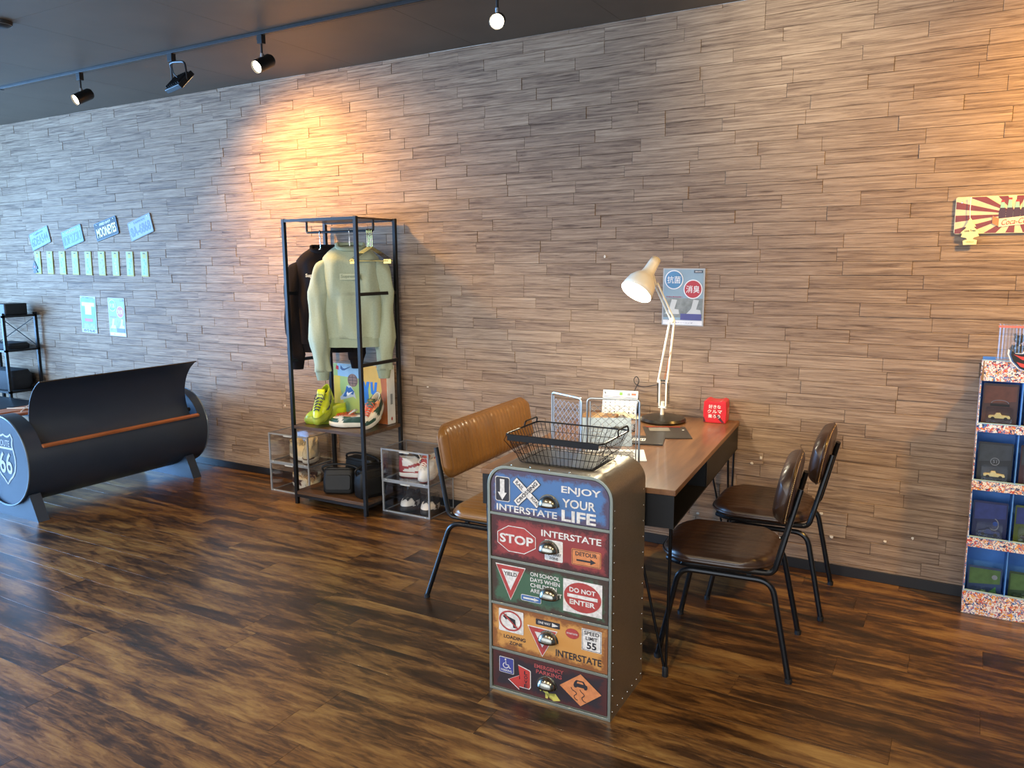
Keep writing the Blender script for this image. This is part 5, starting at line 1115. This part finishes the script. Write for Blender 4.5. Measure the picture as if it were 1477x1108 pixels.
# ------------------------------------------------------------------ cardboard toy display
def doodle(name):
    m = bpy.data.materials.new(name); m.use_nodes = True; nt = m.node_tree; n = nt.nodes; L = nt.links; b = n['Principled BSDF']; b.inputs['Roughness'].default_value = .45
    tc = n.new('ShaderNodeTexCoord'); nz = n.new('ShaderNodeTexNoise'); nz.inputs['Scale'].default_value = 40; nz.inputs['Detail'].default_value = 2; L.new(tc.outputs['Object'], nz.inputs['Vector'])
    mixv = n.new('ShaderNodeMixRGB'); mixv.inputs['Fac'].default_value = .10; L.new(tc.outputs['Object'], mixv.inputs['Color1']); L.new(nz.outputs['Color'], mixv.inputs['Color2'])
    vo = n.new('ShaderNodeTexVoronoi'); vo.inputs['Scale'].default_value = 105; L.new(mixv.outputs['Color'], vo.inputs['Vector'])
    sp = n.new('ShaderNodeSeparateColor'); L.new(vo.outputs['Color'], sp.inputs[0])
    rp = n.new('ShaderNodeValToRGB'); rp.color_ramp.interpolation = 'CONSTANT'; e = rp.color_ramp.elements
    cols = ['#e6e1da', '#c8473a', '#e8e4de', '#3f6fb0', '#dd9a36', '#e9e4dc', '#a88aa0', '#d98a66', '#26315c', '#e6e1da']
    while len(e) < len(cols): e.new(.5)
    for i, (q, cc) in enumerate(zip(e, cols)): q.position = i/len(cols); q.color = (*c(cc), 1)
    L.new(sp.outputs[0], rp.inputs['Fac']); L.new(rp.outputs['Color'], b.inputs['Base Color']); return m
dood = doodle('sticker_doodle_print'); blu = mat('display_blue_card', '#5590da', .45)
ds = thing('toy_display_stand', 'blue cardboard display stand with doodle-print edges at the right', 'display stand', (.088, 3.929, 0))
DW_, DD = .475, .178; cwid = DW_/3
MB().box(0, .004, .0, DD, 0, 1.06).build('side_panel', dood, ds, smooth=False); MB().box(.0042, .0056, .001, DD-.006, .02, 1.058).build('side_lining', blu, ds, smooth=False); MB().box(DW_-.004, DW_, 0, DD, 0, 1.06).build('side_panel', dood, ds, smooth=False)
MB().box(.0056, DW_-.004, DD-.006, DD-.002, 0, 1.147).build('back_panel', blu, ds, smooth=False)
tiers = [(.0, .104), (.312, .356), (.574, .616), (.835, .871), (1.060, 1.147)]
for i, (z0, z1) in enumerate(tiers):
    MB().box(-.001, DW_+.001, -.003, .001, z0, z1).build('front_lip', dood, ds, smooth=False)
    MB().box(-.001, DW_+.001, -.0035, .012, z1, z1+.003).build('lip_edge', mat('pale_blue_edge', '#9cc3dd', .5), ds, smooth=False)
    MB().box(.0056, DW_-.004, .001, DD-.006, (z0+.012 if i else .02), (z0+.015 if i else .023)).build('tier_shelf', blu, ds, smooth=False)
for k in (1, 2):
    for i in range(4): MB().box(k*cwid-.002, k*cwid+.002, .002, DD-.006, tiers[i][1]-.03, tiers[i+1][0]).build('divider', blu, ds, smooth=False)
MB().prism([(0, 1.06), (.006, 1.147), (.01, 1.147), (.01, 1.06)], -.004, -.001, 'y').build('corner_flap', mat('kraft_edge', '#8a6a4a', .7), ds, smooth=False)
blis = clear_mat('blister_plastic', (.93, .95, .97), .08)
carcols = [['#c9c08a', '#3a4a6a', '#802a26'], ['#d8cf9a', '#556', '#884'], ['#1c2c66', '#2a2a30', '#a33'], ['#3a6a3a', '#47703a', '#345']]
cardcols = [['#4a2a20', '#3a2a24', '#35302c'], ['#23262c', '#3a2028', '#25282e'], ['#1c2450', '#4a5a20', '#202a44'], ['#2a3f66', '#28402a', '#24365a']]
def fix(h): return h if len(h) == 7 else '#'+''.join(q*2 for q in h[1:])
pos = ['top', 'second', 'third', 'bottom']; colm = ['left', 'middle', 'right']
for i in range(4):
    for k in range(3):
        tier = 3-i; x = .088+k*cwid+cwid/2+.002; z = (tiers[tier][0]+.0155 if tier else .0235)
        desc = ['brown card with a dark toy car', 'black card with a cream toy pickup', 'navy blue card with a pale swirl', 'green card with a toy monster truck'][i] if k == 0 else ['dark carded toy car', 'dark red carded toy car', 'olive and black carded toy car', 'green carded toy car'][i]
        t = thing('toy_car_pack', '%s in the %s tier, %s column of the display' % (desc, pos[i], colm[k]), 'toy pack', (x, 3.929+.055, z), R(0), 'carded toy cars in the display')
        zl = .172 if i in (0, 1) else .165
        cm_ = mat('card_%d%d' % (i, k), fix(cardcols[i][k]), .4, var=.15, sc=25)
        W3 = .066; MB().prism(rrect(-W3, W3, 0, zl+.02, .006), .0, .0015, 'y').build('backing_card', cm_, t, smooth=False)
        s = Surf(t, (0, -.0002, 0), (1, 0, 0), (0, 0, 1)); g_ = mat('card_grey_print', '#7d838c', .5); 
        s.poly('card_print', mat('card_pr_%d' % i, ['#6a3a28', '#3a4048', '#2c3a78', '#4a6a3c'][i], .45, var=.2, sc=30), [(-W3+.006, zl*.60), (W3-.006, zl*.68), (W3-.006, zl+.01), (-W3+.006, zl+.01)], .0003, .0003)
        if i == 0: s.ring('arch_print', g_, [(.032*cos(a), zl*.62+.014*sin(a)) for a in [pi*q/12 for q in range(13)]], .002, .001, closed=False); s.rect('print_line', K_INK, -.036, .036, zl*.54, zl*.60, lift=.001)
        if i == 1: s.ring('roundel_print', g_, [(.016*cos(a), zl*.62+.016*sin(a)) for a in [2*pi*q/20 for q in range(20)]], .003, .001); s.text(g_, '51', 0, zl*.62, .016, .014, .0012)
        if i == 2: s.ring('swirl_print', g_, [(.018+.020*cos(a)*(1-.03*q), zl*.50+.026*sin(a)) for q, a in enumerate([R(-140+25*q) for q in range(10)])], .004, .001, closed=False); s.disc('orb_print', mat('card_blue', '#2a4fa0', .4), .022, zl*.52, .010, lift=.0016)
        if i == 3: s.disc('wheel_print', g_, .038, zl*.86, .011); s.poly('green_splash', mat('card_green', '#3f7a3a', .4), [(-.05, .03), (-.02, .07), (.01, .06), (.045, .10), (.05, .05), (.02, .02)], .0010, .0003)
        # blister with a car
        bz0 = .034
        car = mat('car_%d%d' % (i, k), fix(carcols[i][k]), .25, coat=.6)
        sidep = [(-.040, .010), (-.041, .018), (-.034, .021), (-.018, .022), (-.012, .032), (.004, .033), (.010, .023), (.038, .022), (.041, .016), (.040, .010)]
        if i == 3: sidep = [(x_, z_+.014) for x_, z_ in sidep]
        cb = MB().prism([(x_, z_+bz0) for x_, z_ in sidep], -.030, -.008, 'y').build('toy_car', car, t, bev=.002)
        for wx in (-.024, .024):
            wr = .014 if i == 3 else .0075
            MB().lathe([(.0005, -.013), (wr, -.013), (wr, .013), (.0005, .013)], 14, Matrix.Translation((wx, -.019, bz0+wr+.002)) @ Matrix.Rotation(pi/2, 4, 'X')).build('wheel', K_INK, cb)
        MB().prism(rrect(-.050, .050, .026, .090, .008), -.038, -.001, 'y').build('blister', blis, t, smooth=False)
# figure in a bag and a flame-shaped sticker on the header
fg = thing('bear_figure', 'small glossy black bear figure inside the clear bag on the display top', 'toy figure', (.218, 3.990, 1.150), 0)
gb = mat('gloss_black_plastic', '#1d2024', .2, coat=.4)
mb = MB(); mb.ell(0, 0, .048, .019, .015, .024, 16, 10); mb.build('body', gb, fg)
MB().ell(0, 0, .088, .020, .018, .018, 16, 10).build('head', gb, fg)
for sg in (1, -1):
    MB().ell(sg*.014, 0, .106, .007, .005, .007, 10, 8).build('ear', gb, fg); MB().tube([(sg*.018, 0, .062), (sg*.028, -.004, .042), (sg*.026, -.008, .030)], .0065, 8).build('arm', gb, fg)
    MB().tube([(sg*.010, 0, .030), (sg*.011, -.002, .006)], .0085, 10).build('leg', gb, fg); MB().ell(sg*.011, -.004, .006, .010, .014, .006, 10, 6).build('foot', gb, fg)
MB().ell(0, -.016, .084, .008, .006, .006, 10, 6).build('muzzle', gb, fg)
pg = thing('plastic_bag', 'clear ribbed plastic bag with a red stripe standing on the display top', 'bag', (.225, 3.990, 1.1492), 0)
pl = clear_mat('ribbed_plastic', (.93, .90, .86), .35, .45)
mb = MB(); V = []
n_ = 40
mb.loft([[(sx_*.085+0*1 if 0 else (-.085+.170*i/n_), yy+.002*sin(i*2.2), z) for i in range(n_+1)] for z in (.002, .05, .10, .152) for yy in (-.032,)], closed=False, cap=False)
mb.build('front_film', pl, pg)
mb = MB(); mb.loft([[(-.085+.170*i/n_, .030+.002*sin(i*2.2), z) for i in range(n_+1)] for z in (.002, .05, .10, .152)], closed=False, cap=False); mb.build('back_film', pl, pg)
MB().box(-.085, .085, -.034, .032, .146, .1475).build('top_fold', pl, pg, smooth=False); MB().box(-.086, .086, -.0355, -.0345, .140, .149).build('red_stripe', mat('red_film', '#d06a5c', .4), pg, smooth=False); MB().box(-.086, .086, -.034, .032, .0, .0015).build('bag_base', pl, pg, smooth=False)
st = thing('flame_sticker', 'red and black flame-shaped cut-out with a white border on the display header', 'sticker', (.262, 3.9215, 1.150), 0)
s = Surf(st, (0, 0, 0), (1, 0, 0), (0, 0, 1)); fl_ = [(-.078, .050), (-.060, .034), (-.030, .034), (-.022, .046), (-.005, .030), (.03, .030), (.09, .040), (.15, .030), (.13, -.02), (.06, -.040), (.0, -.045), (-.040, -.030), (-.068, .0), (-.080, .030)]
def scl(P, k): mx_, mz_ = .035, -.002; return [(mx_+(x-mx_)*k, mz_+(z-mz_)*k) for x, z in P]
s.poly('white_border', K_WHITE, scl(fl_, 1.04), 0, .0015); s.poly('blue_line', mat('blue_print', '#3c6296', .5), scl(fl_, .985), .0016, .0004); s.poly('black_field', K_INK, scl(fl_, .93), .0021, .0004)
rdp = mat('bright_red_print', '#c93a2c', .4); s.poly('red_flame', rdp, [(-.062, .030), (-.035, .022), (.0, .020), (.06, .024), (.12, .018), (.04, .004), (-.03, .008)], .0026, .0004); s.poly('red_flame', rdp, [(-.050, -.002), (-.02, -.010), (.03, -.006), (.11, .0), (.07, -.026), (.0, -.032), (-.035, -.020)], .0026, .0004)
